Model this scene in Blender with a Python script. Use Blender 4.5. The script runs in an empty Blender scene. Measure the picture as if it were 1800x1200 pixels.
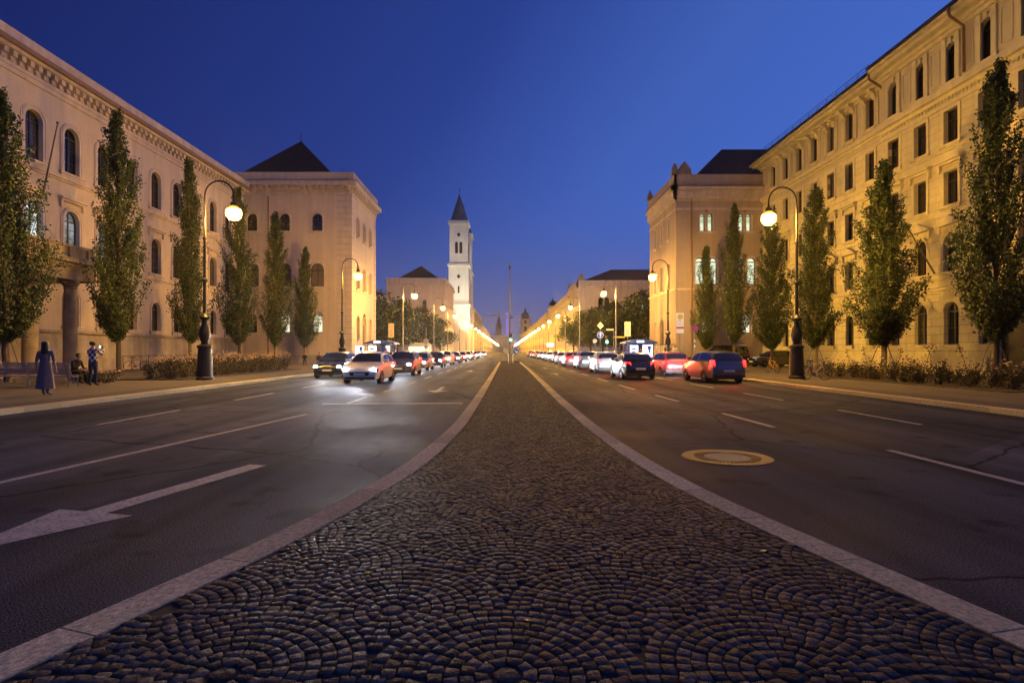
import bpy, bmesh, math, random
import numpy as np
from mathutils import Vector, Matrix
PI = math.pi
R = math.radians
rnd = random.Random(7)
sc = bpy.context.scene
COL = sc.collection

# ------------------------------------------------------------------ camera, sky, exposure
cam_d = bpy.data.cameras.new('camera')
cam = bpy.data.objects.new('camera', cam_d)
COL.objects.link(cam)
cam.location = (0, 0, 1.55)
cam.rotation_euler = (R(90), 0, 0)
cam_d.sensor_width = 36
cam_d.lens = 20
cam_d.shift_x = 10 / 1800
cam_d.shift_y = 17 / 1800
cam_d.clip_start = 0.1
cam_d.clip_end = 6000
sc.camera = cam
sc.view_settings.view_transform = 'Standard'
sc.view_settings.look = 'None'
sc.view_settings.exposure = 0.0
sc.view_settings.gamma = 1.0
sc.render.engine = 'CYCLES'
sc.cycles.use_denoising = True
sc.cycles.max_bounces = 5
sc.cycles.diffuse_bounces = 3
sc.cycles.glossy_bounces = 3
sc.cycles.transparent_max_bounces = 6
sc.cycles.sample_clamp_indirect = 4.0
sc.cycles.caustics_reflective = False
sc.cycles.caustics_refractive = False

def sky():
    w = bpy.data.worlds.new('World'); sc.world = w; w.use_nodes = True
    nt = w.node_tree; N = nt.nodes; L = nt.links
    bg = N['Background']
    geo = N.new('ShaderNodeTexCoord')
    sep = N.new('ShaderNodeSeparateXYZ'); L.new(geo.outputs['Generated'], sep.inputs[0])
    def mth(op, a, b):
        m = N.new('ShaderNodeMath'); m.operation = op
        for i, v in enumerate((a, b)):
            if isinstance(v, (int, float)): m.inputs[i].default_value = v
            else: L.new(v, m.inputs[i])
        return m.outputs[0]
    zz = mth('MAXIMUM', sep.outputs[2], 0.0)
    t = mth('SUBTRACT', mth('MULTIPLY', sep.outputs[0], 0.9), mth('MULTIPLY', zz, 0.75))
    t = mth('ADD', mth('MULTIPLY', t, 0.5), 0.5)
    cr = N.new('ShaderNodeValToRGB'); L.new(t, cr.inputs[0])
    stops = [(-.9, (.009, .017, .112)), (-.39, (.021, .049, .262)), (-.06, (.050, .116, .46)), (.2, (.055, .135, .54)), (.7, (.10, .20, .62))]
    el = cr.color_ramp.elements
    el[0].position = stops[0][0] * .5 + .5; el[0].color = stops[0][1] + (1,)
    el[1].position = stops[-1][0] * .5 + .5; el[1].color = stops[-1][1] + (1,)
    for p, c in stops[1:-1]:
        e = el.new(p * .5 + .5); e.color = c + (1,)
    hz = N.new('ShaderNodeMapRange'); L.new(zz, hz.inputs[0])
    hz.interpolation_type = 'SMOOTHSTEP'
    hz.inputs[1].default_value = 0.0; hz.inputs[2].default_value = 0.24
    hz.inputs[3].default_value = 0.85; hz.inputs[4].default_value = 0.0
    mix = N.new('ShaderNodeMixRGB'); L.new(hz.outputs[0], mix.inputs[0]); L.new(cr.outputs[0], mix.inputs[1])
    mix.inputs[2].default_value = (.072, .100, .235, 1)
    ns = N.new('ShaderNodeTexSky'); ns.sky_type = 'NISHITA'; ns.sun_disc = False
    ns.sun_elevation = R(-3); ns.sun_rotation = R(100); ns.ozone_density = 6
    add = N.new('ShaderNodeMixRGB'); add.blend_type = 'ADD'; add.inputs[0].default_value = 0.12
    L.new(mix.outputs[0], add.inputs[1]); L.new(ns.outputs[0], add.inputs[2])
    L.new(add.outputs[0], bg.inputs[0]); bg.inputs[1].default_value = 1.0
sky()

# afterglow of the sun that has just set on the right
sl = bpy.data.lights.new('sun', 'SUN'); so = bpy.data.objects.new('sun', sl); COL.objects.link(so)
sl.energy = 0.02; sl.angle = R(12); sl.color = (1, .8, .65)
so.rotation_euler = (R(0), R(80), 0)

LAMP = (1.0, .555, .105)       # sodium lamp colour
LAMP_S = 16500.0

# ------------------------------------------------------------------ materials
MATS = {}
def mat(name, col=(.5, .5, .5), rough=.6, metal=0., var=0., vscale=4., bump=0., bscale=40., coat=0., spec=.5, streak=0., island=0., detail=6):
    m = bpy.data.materials.new(name); m.use_nodes = True; MATS[name] = m
    nt = m.node_tree; N = nt.nodes; L = nt.links; b = N['Principled BSDF']
    b.inputs['Base Color'].default_value = tuple(col) + (1,)
    b.inputs['Roughness'].default_value = rough; b.inputs['Metallic'].default_value = metal
    b.inputs['Specular IOR Level'].default_value = spec
    b.inputs['Coat Weight'].default_value = coat
    b.inputs['Coat Roughness'].default_value = .08
    tc = N.new('ShaderNodeTexCoord'); out = None
    def hsv(src, fac, lo, hi):
        mr = N.new('ShaderNodeMapRange'); L.new(fac, mr.inputs[0]); mr.inputs[1].default_value = .3; mr.inputs[2].default_value = .7
        mr.inputs[3].default_value = lo; mr.inputs[4].default_value = hi
        mx = N.new('ShaderNodeMixRGB'); mx.blend_type = 'MULTIPLY'; mx.inputs[0].default_value = 1
        if src is None: mx.inputs[1].default_value = tuple(col) + (1,)
        else: L.new(src, mx.inputs[1])
        L.new(mr.outputs[0], mx.inputs[2]); return mx.outputs[0]
    if var:
        n = N.new('ShaderNodeTexNoise'); n.inputs['Scale'].default_value = vscale; n.inputs['Detail'].default_value = detail
        n.inputs['Roughness'].default_value = .65
        L.new(tc.outputs['Object'], n.inputs[0]); out = hsv(out, n.outputs[0], 1 - var, 1 + var)
    if streak:
        mp = N.new('ShaderNodeMapping'); mp.inputs['Scale'].default_value = (1.6, 1.6, .12)
        L.new(tc.outputs['Object'], mp.inputs[0])
        n = N.new('ShaderNodeTexNoise'); n.inputs['Scale'].default_value = 1.2; n.inputs['Detail'].default_value = 8
        L.new(mp.outputs[0], n.inputs[0]); out = hsv(out, n.outputs[0], 1 - streak, 1 + streak * .35)
    if island:
        g = N.new('ShaderNodeNewGeometry'); 
        mr = N.new('ShaderNodeMapRange'); L.new(g.outputs['Random Per Island'], mr.inputs[0]); mr.inputs[3].default_value = 1 - island; mr.inputs[4].default_value = 1 + island
        mx = N.new('ShaderNodeMixRGB'); mx.blend_type = 'MULTIPLY'; mx.inputs[0].default_value = 1
        if out is None: mx.inputs[1].default_value = tuple(col) + (1,)
        else: L.new(out, mx.inputs[1])
        L.new(mr.outputs[0], mx.inputs[2]); out = mx.outputs[0]
    if out is not None: L.new(out, b.inputs['Base Color'])
    if bump:
        n = N.new('ShaderNodeTexNoise'); n.inputs['Scale'].default_value = bscale; n.inputs['Detail'].default_value = 5
        L.new(tc.outputs['Object'], n.inputs[0])
        bp = N.new('ShaderNodeBump'); bp.inputs['Strength'].default_value = bump; bp.inputs['Distance'].default_value = .02
        L.new(n.outputs[0], bp.inputs['Height']); L.new(bp.outputs[0], b.inputs['Normal'])
    return m
def emit(name, col, s):
    m = bpy.data.materials.new(name); m.use_nodes = True; MATS[name] = m
    nt = m.node_tree; b = nt.nodes['Principled BSDF']
    b.inputs['Base Color'].default_value = (.02, .02, .02, 1)
    b.inputs['Emission Color'].default_value = tuple(col) + (1,); b.inputs['Emission Strength'].default_value = s
    return m
def lit_room(name, c1, c2, s, scale=1.3):
    m = emit(name, c1, s); nt = m.node_tree; N = nt.nodes; L = nt.links; b = N['Principled BSDF']
    tc = N.new('ShaderNodeTexCoord'); n = N.new('ShaderNodeTexNoise'); n.inputs['Scale'].default_value = scale; n.inputs['Detail'].default_value = 3
    L.new(tc.outputs['Object'], n.inputs[0])
    cr = N.new('ShaderNodeValToRGB'); L.new(n.outputs[0], cr.inputs[0])
    cr.color_ramp.elements[0].position = .35; cr.color_ramp.elements[0].color = tuple(c2) + (1,)
    cr.color_ramp.elements[1].position = .6; cr.color_ramp.elements[1].color = tuple(c1) + (1,)
    L.new(cr.outputs[0], b.inputs['Emission Color']); return m
def rusticated(name, col, bw, bh, mortar, var=.12, axis='Y'):
    """plaster cut into ashlar blocks: the joints are real grooves in the bump and hold some dirt"""
    m = mat(name, col, .85, var=var, vscale=.8, streak=.10); nt = m.node_tree; N = nt.nodes; L = nt.links; b = N['Principled BSDF']
    tc = N.new('ShaderNodeTexCoord'); sp = N.new('ShaderNodeSeparateXYZ'); L.new(tc.outputs['Object'], sp.inputs[0])
    cb = N.new('ShaderNodeCombineXYZ'); L.new(sp.outputs[axis], cb.inputs[0]); L.new(sp.outputs['Z'], cb.inputs[1])
    br = N.new('ShaderNodeTexBrick'); br.inputs['Scale'].default_value = 1; br.inputs['Brick Width'].default_value = bw; br.inputs['Row Height'].default_value = bh
    br.inputs['Mortar Size'].default_value = mortar; br.inputs['Mortar Smooth'].default_value = .3
    br.inputs['Color1'].default_value = (1, 1, 1, 1); br.inputs['Color2'].default_value = (.93, .93, .93, 1); br.inputs['Mortar'].default_value = (.42, .40, .38, 1)
    L.new(cb.outputs[0], br.inputs['Vector'])
    src = b.inputs['Base Color'].links[0].from_socket
    mx = N.new('ShaderNodeMixRGB'); mx.blend_type = 'MULTIPLY'; mx.inputs[0].default_value = 1
    L.new(src, mx.inputs[1]); L.new(br.outputs['Color'], mx.inputs[2]); L.new(mx.outputs[0], b.inputs['Base Color'])
    bp = N.new('ShaderNodeBump'); bp.invert = True; bp.inputs['Strength'].default_value = .8; bp.inputs['Distance'].default_value = .04
    L.new(br.outputs['Fac'], bp.inputs['Height']); L.new(bp.outputs[0], b.inputs['Normal'])
    return m

mat('plaster_pink', (.58, .48, .39), .9, var=.10, vscale=.5, streak=.16, bump=.15, bscale=14)
mat('plaster_cream_dimmed', (.40, .32, .26), .9, var=.09, vscale=.4, streak=.13, bump=.15, bscale=14)  # cream plaster darkened to stand in for weaker lamp light on it
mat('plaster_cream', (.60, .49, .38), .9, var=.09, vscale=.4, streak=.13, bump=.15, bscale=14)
mat('plaster_trim', (.58, .48, .40), .85, var=.14, vscale=1.5, streak=.2)
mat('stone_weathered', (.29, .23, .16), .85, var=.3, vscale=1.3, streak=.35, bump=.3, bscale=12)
mat('plinth_stone', (.40, .34, .28), .9, var=.2, vscale=1, streak=.3, bump=.2, bscale=8)
mat('gutter_copper', (.30, .17, .07), .5, .3, var=.2)
rusticated('plaster_rusticated', (.84, .76, .38), 1.5, .52, .016)
rusticated('plaster_ashlar', (.80, .71, .37), 1.9, .50, .010)
rusticated('plaster_quoin', (.60, .50, .42), 2.4, .72, .022, axis='X')
mat('plaster_yellow', (.66, .58, .34), .88, var=.08, vscale=.6, streak=.12, bump=.12, bscale=14)
mat('trim_yellow', (.80, .71, .38), .85, var=.10, vscale=1.5, streak=.14)
mat('roof_tile', (.035, .018, .013), .85, var=.3, vscale=3, bump=.6, bscale=9)
mat('roof_metal', (.05, .045, .05), .5, .3)
mat('wood_dark', (.028, .020, .016), .5)
mat('wood_grey', (.10, .09, .085), .6)
mat('shutter_wood', (.14, .11, .09), .7, var=.2)
def pane_glass():
    m = mat('glass_dark', (.012, .014, .018), .04, spec=.9, coat=.3); nt = m.node_tree; N = nt.nodes; L = nt.links; b = N['Principled BSDF']
    oi = N.new('ShaderNodeObjectInfo'); cr = N.new('ShaderNodeValToRGB'); cr.color_ramp.interpolation = 'CONSTANT'; L.new(oi.outputs['Random'], cr.inputs[0])
    e = cr.color_ramp.elements; e[0].color = (.010, .012, .016, 1); e[1].position = .55; e[1].color = (.025, .024, .024, 1)
    for p, c in ((.72, (.075, .065, .055)), (.86, (.013, .014, .016)), (.95, (.15, .135, .115))): q = e.new(p); q.color = c + (1,)      # blinds and curtains close behind some panes
    tc = N.new('ShaderNodeTexCoord'); sp = N.new('ShaderNodeSeparateXYZ'); L.new(tc.outputs['Object'], sp.inputs[0])
    wv = N.new('ShaderNodeTexWave'); wv.inputs['Scale'].default_value = 4; wv.inputs['Distortion'].default_value = 1.5; L.new(tc.outputs['Object'], wv.inputs[0])
    mx = N.new('ShaderNodeMixRGB'); mx.blend_type = 'MULTIPLY'; mx.inputs[0].default_value = .6; L.new(cr.outputs[0], mx.inputs[1]); L.new(wv.outputs['Color'], mx.inputs[2]); L.new(mx.outputs[0], b.inputs['Base Color'])
pane_glass()
lit_room('glass_lit', (1.0, .93, .72), (.75, .72, .45), 1.35)
lit_room('glass_lit_cool', (.85, .97, .98), (.28, .40, .42), 1.0, .9)
lit_room('glass_lit_dim', (.55, .66, .72), (.05, .06, .07), .55, 1.6)
lit_room('glass_lit_green', (.95, 1, .75), (.42, .5, .28), 1.1)
mat('church_stone', (.70, .67, .58), .9, var=.10, vscale=.25, streak=.1)
mat('spire_stone', (.15, .14, .15), .85, var=.25, vscale=.4)
mat('iron_dark', (.022, .018, .016), .45, .4, var=.2, vscale=12, bump=.2, bscale=60)
mat('iron_gilt', (.20, .13, .05), .4, .6)
mat('steel_grey', (.22, .22, .23), .4, .7)
mat('steel_light', (.50, .50, .50), .45, .3)
emit('lamp_glow', LAMP, LAMP_S)
def frosted():
    m = emit('globe_glow_glass', (1.0, .44, .03), 3.2); nt = m.node_tree; N = nt.nodes; L = nt.links  # amber emission on the glass stands in for the glow round the bulb
    tr = N.new('ShaderNodeBsdfTransparent'); tr.inputs[0].default_value = (1, .93, .78, 1); mx = N.new('ShaderNodeMixShader'); mx.inputs[0].default_value = .55
    L.new(N['Principled BSDF'].outputs[0], mx.inputs[1]); L.new(tr.outputs[0], mx.inputs[2]); L.new(mx.outputs[0], N['Material Output'].inputs[0])
frosted()
mat('bark', (.085, .062, .042), .9, var=.3, vscale=14, bump=.6, bscale=40)
mat('bark_pale', (.20, .155, .085), .9, var=.3, vscale=14, bump=.6, bscale=40)
mat('soil', (.03, .022, .016), .95, var=.4, vscale=6, bump=.8, bscale=20)
def leaf(name, c, isl):
    m = mat(name, c, .5, island=isl, spec=.4); nt = m.node_tree; N = nt.nodes; L = nt.links; b = N['Principled BSDF']
    tr = N.new('ShaderNodeBsdfTranslucent'); mx = N.new('ShaderNodeMixShader'); mx.inputs[0].default_value = .16
    L.new(b.inputs['Base Color'].links[0].from_socket, tr.inputs[0])
    out = N['Material Output']; L.new(b.outputs[0], mx.inputs[1]); L.new(tr.outputs[0], mx.inputs[2]); L.new(mx.outputs[0], out.inputs[0])
leaf('poplar_leaf', (.055, .080, .014), .78)  # per-leaf tone, its spread widened to imitate lamp-lit flecks among dark leaves
leaf('dark_leaf', (.040, .052, .016), .5)
leaf('rose_leaf', (.075, .062, .022), .6)
mat('rose_petal', (.65, .45, .28), .6, island=.35)
mat('car_white', (.62, .62, .62), .3, coat=1); mat('car_silver', (.36, .37, .39), .3, .6, coat=1)
mat('car_black', (.012, .012, .014), .25, coat=1); mat('car_blue', (.03, .06, .16), .28, .3, coat=1)
mat('car_red', (.28, .02, .02), .28, coat=1); mat('car_grey', (.11, .115, .12), .28, .5, coat=1)
mat('car_glass', (.010, .011, .013), .03, spec=.8, coat=.5)
mat('rubber', (.014, .014, .014), .85); mat('rim_alloy', (.45, .45, .46), .3, .9); mat('plastic_black', (.018, .018, .018), .55)
mat('plate_white', (.7, .7, .68), .5)
emit('headlight_glow', (.88, .93, 1.0), 420); emit('tail_glow', (1.0, .018, .016), 8); emit('tail_glow_pink', (1.0, .05, .10), 9)
emit('green_glow', (.05, 1.0, .66), 30); emit('red_glow', (1, .05, .03), 8); emit('white_glow', (.95, .97, 1.0), 2.2); emit('purple_glow', (.25, .12, 1.0), 1.0); emit('warm_glow', (1, .62, .25), 3)
emit('phone_glow', (.9, .97, 1), 40)
mat('sign_blue', (.02, .07, .42), .4); mat('sign_white', (.75, .75, .74), .4); mat('sign_yellow', (.75, .48, .04), .4); mat('sign_red', (.42, .02, .025), .4)
mat('sign_green', (.03, .22, .09), .4); mat('sign_cream', (.66, .50, .24), .5); mat('sign_grey', (.28, .28, .29), .5); mat('kiosk_blue', (.02, .05, .24), .4)
mat('print_grey', (.25, .22, .18), .6)
mat('bench_wood', (.30, .24, .2), .6, var=.2, vscale=8)
mat('skin', (.42, .26, .19), .55); mat('hair_dark', (.012, .009, .008), .5); mat('hair_brown', (.05, .03, .02), .5)
mat('denim', (.025, .035, .07), .85, var=.2, vscale=30); mat('cloth_black', (.012, .011, .013), .85); mat('cloth_pale', (.17, .125, .125), .85, var=.25, vscale=22); mat('cloth_white', (.30, .24, .25), .85); mat('cloth_maroon', (.10, .02, .03), .85); mat('shoe', (.02, .02, .022), .6)
mat('bike_red', (.30, .03, .02), .35); mat('bike_black', (.016, .016, .018), .4); mat('bike_yellow', (.65, .38, .02), .4); mat('bike_white', (.6, .55, .5), .4); mat('bike_blue', (.03, .06, .14), .4)
mat('cast_iron_rust', (.12, .05, .018), .7, .15, var=.35, vscale=7, bump=.3, bscale=40); mat('cover_concrete', (.16, .15, .15), .8, var=.2, vscale=12)
def plaid():
    m = mat('plaid', (.1, .02, .03), .85); nt = m.node_tree; N = nt.nodes; L = nt.links; b = N['Principled BSDF']
    tc = N.new('ShaderNodeTexCoord'); ck = N.new('ShaderNodeTexChecker'); ck.inputs['Scale'].default_value = 8.5
    ck.inputs[1].default_value = (.60, .58, .60, 1); ck.inputs[2].default_value = (.07, .012, .025, 1)
    L.new(tc.outputs['Object'], ck.inputs[0]); L.new(ck.outputs[0], b.inputs['Base Color'])
plaid()
def asphalt():
    m = mat('asphalt', (.068, .072, .086), .85, var=.14, vscale=.7, spec=.012, detail=9); nt = m.node_tree; N = nt.nodes; L = nt.links; b = N['Principled BSDF']
    tc = N.new('ShaderNodeTexCoord')
    n = N.new('ShaderNodeTexNoise'); n.inputs['Scale'].default_value = 75; n.inputs['Detail'].default_value = 4; L.new(tc.outputs['Object'], n.inputs[0])
    v = N.new('ShaderNodeTexVoronoi'); v.inputs['Scale'].default_value = 95; L.new(tc.outputs['Object'], v.inputs[0])
    src = b.inputs['Base Color'].links[0].from_socket
    mr = N.new('ShaderNodeMapRange'); L.new(n.outputs[0], mr.inputs[0]); mr.inputs[1].default_value = .35; mr.inputs[2].default_value = .7; mr.inputs[3].default_value = .3; mr.inputs[4].default_value = 2.0
    mx = N.new('ShaderNodeMixRGB'); mx.blend_type = 'MULTIPLY'; mx.inputs[0].default_value = 1; L.new(src, mx.inputs[1]); L.new(mr.outputs[0], mx.inputs[2])
    # pale worn grit
    w = N.new('ShaderNodeTexVoronoi'); w.inputs['Scale'].default_value = 26; L.new(tc.outputs['Object'], w.inputs[0])
    lt = N.new('ShaderNodeMath'); lt.operation = 'LESS_THAN'; L.new(w.outputs['Distance'], lt.inputs[0]); lt.inputs[1].default_value = .045
    mg = N.new('ShaderNodeMixRGB'); L.new(lt.outputs[0], mg.inputs[0]); L.new(mx.outputs[0], mg.inputs[1]); mg.inputs[2].default_value = (.13, .125, .13, 1)
    def mul(src, fac, lo, hi, a, e):
        r = N.new('ShaderNodeMapRange'); L.new(fac, r.inputs[0]); r.inputs[1].default_value = a; r.inputs[2].default_value = e; r.inputs[3].default_value = lo; r.inputs[4].default_value = hi
        q = N.new('ShaderNodeMixRGB'); q.blend_type = 'MULTIPLY'; q.inputs[0].default_value = 1; L.new(src, q.inputs[1]); L.new(r.outputs[0], q.inputs[2]); return q.outputs[0]
    mp = N.new('ShaderNodeMapping'); mp.inputs['Scale'].default_value = (1.1, .035, 1); L.new(tc.outputs['Object'], mp.inputs[0])
    tk = N.new('ShaderNodeTexNoise'); tk.inputs['Scale'].default_value = 1.0; tk.inputs['Detail'].default_value = 4; L.new(mp.outputs[0], tk.inputs[0])
    col = mul(mg.outputs[0], tk.outputs[0], .62, 1.4, .35, .65)                     # wheel paths
    pt = N.new('ShaderNodeTexVoronoi'); pt.inputs['Scale'].default_value = .16; pt.feature = 'F1'; L.new(tc.outputs['Object'], pt.inputs[0])
    sp = N.new('ShaderNodeSeparateColor'); L.new(pt.outputs['Color'], sp.inputs[0]); col = mul(col, sp.outputs[0], .82, 1.15, .2, .8)   # laid patches
    ck = N.new('ShaderNodeTexVoronoi'); ck.feature = 'DISTANCE_TO_EDGE'; ck.inputs['Scale'].default_value = .23
    wn = N.new('ShaderNodeTexNoise'); wn.inputs['Scale'].default_value = 2.2; wn.inputs['Detail'].default_value = 6; L.new(tc.outputs['Object'], wn.inputs[0])
    wv = N.new('ShaderNodeMixRGB'); wv.inputs[0].default_value = .25; L.new(tc.outputs['Object'], wv.inputs[1]); L.new(wn.outputs['Color'], wv.inputs[2]); L.new(wv.outputs[0], ck.inputs[0])
    col = mul(col, ck.outputs['Distance'], .35, 1.0, .002, .007)                     # cracks
    st = N.new('ShaderNodeTexNoise'); st.inputs['Scale'].default_value = 1.7; st.inputs['Detail'].default_value = 2; L.new(tc.outputs['Object'], st.inputs[0])
    col = mul(col, st.outputs[0], .55, 1.0, .30, .40)                                # oil drips
    L.new(col, b.inputs['Base Color'])
    bp = N.new('ShaderNodeBump'); bp.inputs['Strength'].default_value = .7; bp.inputs['Distance'].default_value = .006
    L.new(v.outputs['Distance'], bp.inputs['Height']); L.new(bp.outputs[0], b.inputs['Normal'])
    rg = N.new('ShaderNodeMapRange'); n2 = N.new('ShaderNodeTexNoise'); n2.inputs['Scale'].default_value = .35; L.new(tc.outputs['Object'], n2.inputs[0])
    L.new(n2.outputs[0], rg.inputs[0]); rg.inputs[1].default_value = .35; rg.inputs[2].default_value = .65; rg.inputs[3].default_value = .62; rg.inputs[4].default_value = .85
    L.new(rg.outputs[0], b.inputs['Roughness'])
asphalt()
mat('sett_stone', (.082, .074, .066), .6, var=.45, vscale=16, island=.40, bump=.6, bscale=42, spec=.012)
mat('sett_joint', (.030, .026, .024), .95, var=.3, vscale=20)
mat('kerb_granite', (.54, .48, .31), .9, var=.5, vscale=34, bump=.3, bscale=90, island=.15, spec=.0)
mat('pavement_slab', (.085, .072, .065), .9, var=.2, vscale=.6, bump=.15, bscale=30, spec=.1)
mat('gravel', (.08, .064, .052), .95, var=.25, vscale=.8, bump=.5, bscale=60)
def road_paint():
    m = mat('road_paint', (.42, .40, .38), .7, var=.22, vscale=6, bump=.2, bscale=80, spec=.05); nt = m.node_tree; N = nt.nodes; L = nt.links; b = N['Principled BSDF']
    tc = N.new('ShaderNodeTexCoord'); n = N.new('ShaderNodeTexNoise'); n.inputs['Scale'].default_value = 26; n.inputs['Detail'].default_value = 7; n.inputs['Roughness'].default_value = .75; L.new(tc.outputs['Object'], n.inputs[0])
    r = N.new('ShaderNodeMapRange'); L.new(n.outputs[0], r.inputs[0]); r.inputs[1].default_value = .52; r.inputs[2].default_value = .62; r.inputs[3].default_value = 0; r.inputs[4].default_value = .8
    q = N.new('ShaderNodeMixRGB'); L.new(r.outputs[0], q.inputs[0]); L.new(b.inputs['Base Color'].links[0].from_socket, q.inputs[1]); q.inputs[2].default_value = (.05, .047, .048, 1); L.new(q.outputs[0], b.inputs['Base Color'])
road_paint()

# ------------------------------------------------------------------ mesh building
class MB:
    def __init__(s): s.v = []; s.f = []
    def add(s, v, f):
        o = len(s.v); s.v.extend(v); s.f.extend([tuple(i + o for i in q) for q in f]); return s
    def box(s, x0, x1, y0, y1, z0, z1):
        v = [(x0, y0, z0), (x1, y0, z0), (x1, y1, z0), (x0, y1, z0), (x0, y0, z1), (x1, y0, z1), (x1, y1, z1), (x0, y1, z1)]
        return s.add(v, [(0, 3, 2, 1), (4, 5, 6, 7), (0, 1, 5, 4), (1, 2, 6, 5), (2, 3, 7, 6), (3, 0, 4, 7)])
    def tube(s, pts, r, n=8, cap=True):
        pts = [Vector(p) for p in pts]; rs = r if isinstance(r, (list, tuple)) else [r] * len(pts)
        V = []; F = []; up = None
        for i, p in enumerate(pts):
            d = (pts[min(i + 1, len(pts) - 1)] - pts[max(i - 1, 0)]).normalized()
            if up is None: up = Vector((0, 0, 1)) if abs(d.z) < .9 else Vector((1, 0, 0))
            a = d.cross(up)
            if a.length < 1e-4: a = d.orthogonal()
            a.normalize(); b = a.cross(d).normalized(); up = b
            for k in range(n):
                t = 2 * PI * k / n; V.append(tuple(p + (a * math.cos(t) + b * math.sin(t)) * rs[i]))
        for i in range(len(pts) - 1):
            for k in range(n): F.append((i * n + k, i * n + (k + 1) % n, (i + 1) * n + (k + 1) % n, (i + 1) * n + k))
        if cap: F.append(tuple(range(n))[::-1]); F.append(tuple((len(pts) - 1) * n + k for k in range(n)))
        return s.add(V, F)
    def lathe(s, prof, n=16, c=(0, 0, 0)):
        V = []; F = []
        for r, z in prof:
            for k in range(n):
                t = 2 * PI * k / n; V.append((c[0] + r * math.cos(t), c[1] + r * math.sin(t), c[2] + z))
        for i in range(len(prof) - 1):
            for k in range(n): F.append((i * n + k, i * n + (k + 1) % n, (i + 1) * n + (k + 1) % n, (i + 1) * n + k))
        F.append(tuple(range(n))[::-1]); F.append(tuple((len(prof) - 1) * n + k for k in range(n)))
        return s.add(V, F)
    def prism(s, poly, fn, d0, d1):
        """poly of (a,b); fn(a,b,d) -> xyz"""
        n = len(poly); V = [fn(a, b, d0) for a, b in poly] + [fn(a, b, d1) for a, b in poly]
        F = [tuple(range(n))[::-1], tuple(range(n, 2 * n))] + [(i, (i + 1) % n, n + (i + 1) % n, n + i) for i in range(n)]
        return s.add(V, F)
    def mesh(s, name, material, smooth=False, fix=True):
        me = bpy.data.meshes.new(name); me.from_pydata(s.v, [], s.f)
        if fix:
            bm = bmesh.new(); bm.from_mesh(me); bmesh.ops.recalc_face_normals(bm, faces=bm.faces); bm.to_mesh(me); bm.free()
        me.materials.append(MATS[material]); me.update()
        if smooth:
            me.shade_smooth()
            try: me.set_sharp_from_angle(angle=R(40))
            except Exception: pass
        return me
    def build(s, name, material, parent=None, smooth=False, world=False, fix=True):
        return link(name, s.mesh(name, material, smooth, fix), parent, world)
def link(name, me, parent=None, world=False, loc=None, rotz=0):
    o = bpy.data.objects.new(name, me); COL.objects.link(o)
    if parent is not None:
        o.parent = parent
        if world: o.location = -Vector(parent.location)
    if loc is not None: o.location = loc
    o.rotation_euler = (0, 0, rotz); return o
def tag(o, label, cat, group=None):
    o['label'] = label; o['category'] = cat
    if group: o['group'] = group
    return o
def thing(name, label, cat, loc=(0, 0, 0), rotz=0, group=None):
    o = bpy.data.objects.new(name, None); COL.objects.link(o); o.location = loc; o.rotation_euler = (0, 0, rotz); o.empty_display_size = .2
    return tag(o, label, cat, group)
def struct(o, kind='structure'): o['kind'] = kind; return o
def copy_tree(o, parent=None):
    c = o.copy(); COL.objects.link(c)
    if parent is not None: c.parent = parent
    for ch in list(o.children): copy_tree(ch, c)
    return c
def dup(o, loc, rotz, label, group=None, scale=None):
    c = copy_tree(o); c.location = loc; c.rotation_euler = (0, 0, rotz); c['label'] = label
    if group: c['group'] = group
    if scale: c.scale = (scale, scale, scale)
    return c
ORD = ['nearest', 'second', 'third', 'fourth', 'fifth', 'sixth', 'seventh', 'eighth', 'ninth', 'tenth', 'eleventh', 'twelfth']

# ------------------------------------------------------------------ ground, road, median
def sheet(name, x0, x1, y0, y1, z, m, nx=1, ny=1):
    b = MB(); b.add([(x0, y0, z), (x1, y0, z), (x1, y1, z), (x0, y1, z)], [(0, 1, 2, 3)])
    return struct(b.build(name, m))
sheet('ground', -2500, 2500, -300, 5000, -.012, 'pavement_slab')
RX0, RX1 = -12.2, 12.2
sheet('road', RX0, RX1, -60, 790, 0.0, 'asphalt')
for nm, s in (('pavement', -1), ('pavement', 1)):
    b = MB(); x0, x1 = sorted((s * 12.55, s * 34)); b.box(x0, x1, -60, 130, -.1, .12); struct(b.build(nm, 'pavement_slab'))
    b = MB(); x0, x1 = sorted((s * 12.55, s * 60)); b.box(x0, x1, 130, 790, -.1, .12); struct(b.build(nm, 'pavement_slab'))
    b = MB(); y = -60.
    while y < 330:
        x0, x1 = sorted((s * 12.2, s * 12.542)); b.box(x0, x1, y, y + 1.188, -.1, .128); y += 1.2
    struct(b.build('kerb', 'kerb_granite'))
b = MB(); b.box(-27.5, -13.6, -60, 66, .05, .126); struct(b.build('gravel_path', 'gravel'))
b = MB(); b.box(13.6, 26, -60, 60, .05, .126); struct(b.build('gravel_path', 'gravel'))

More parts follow.
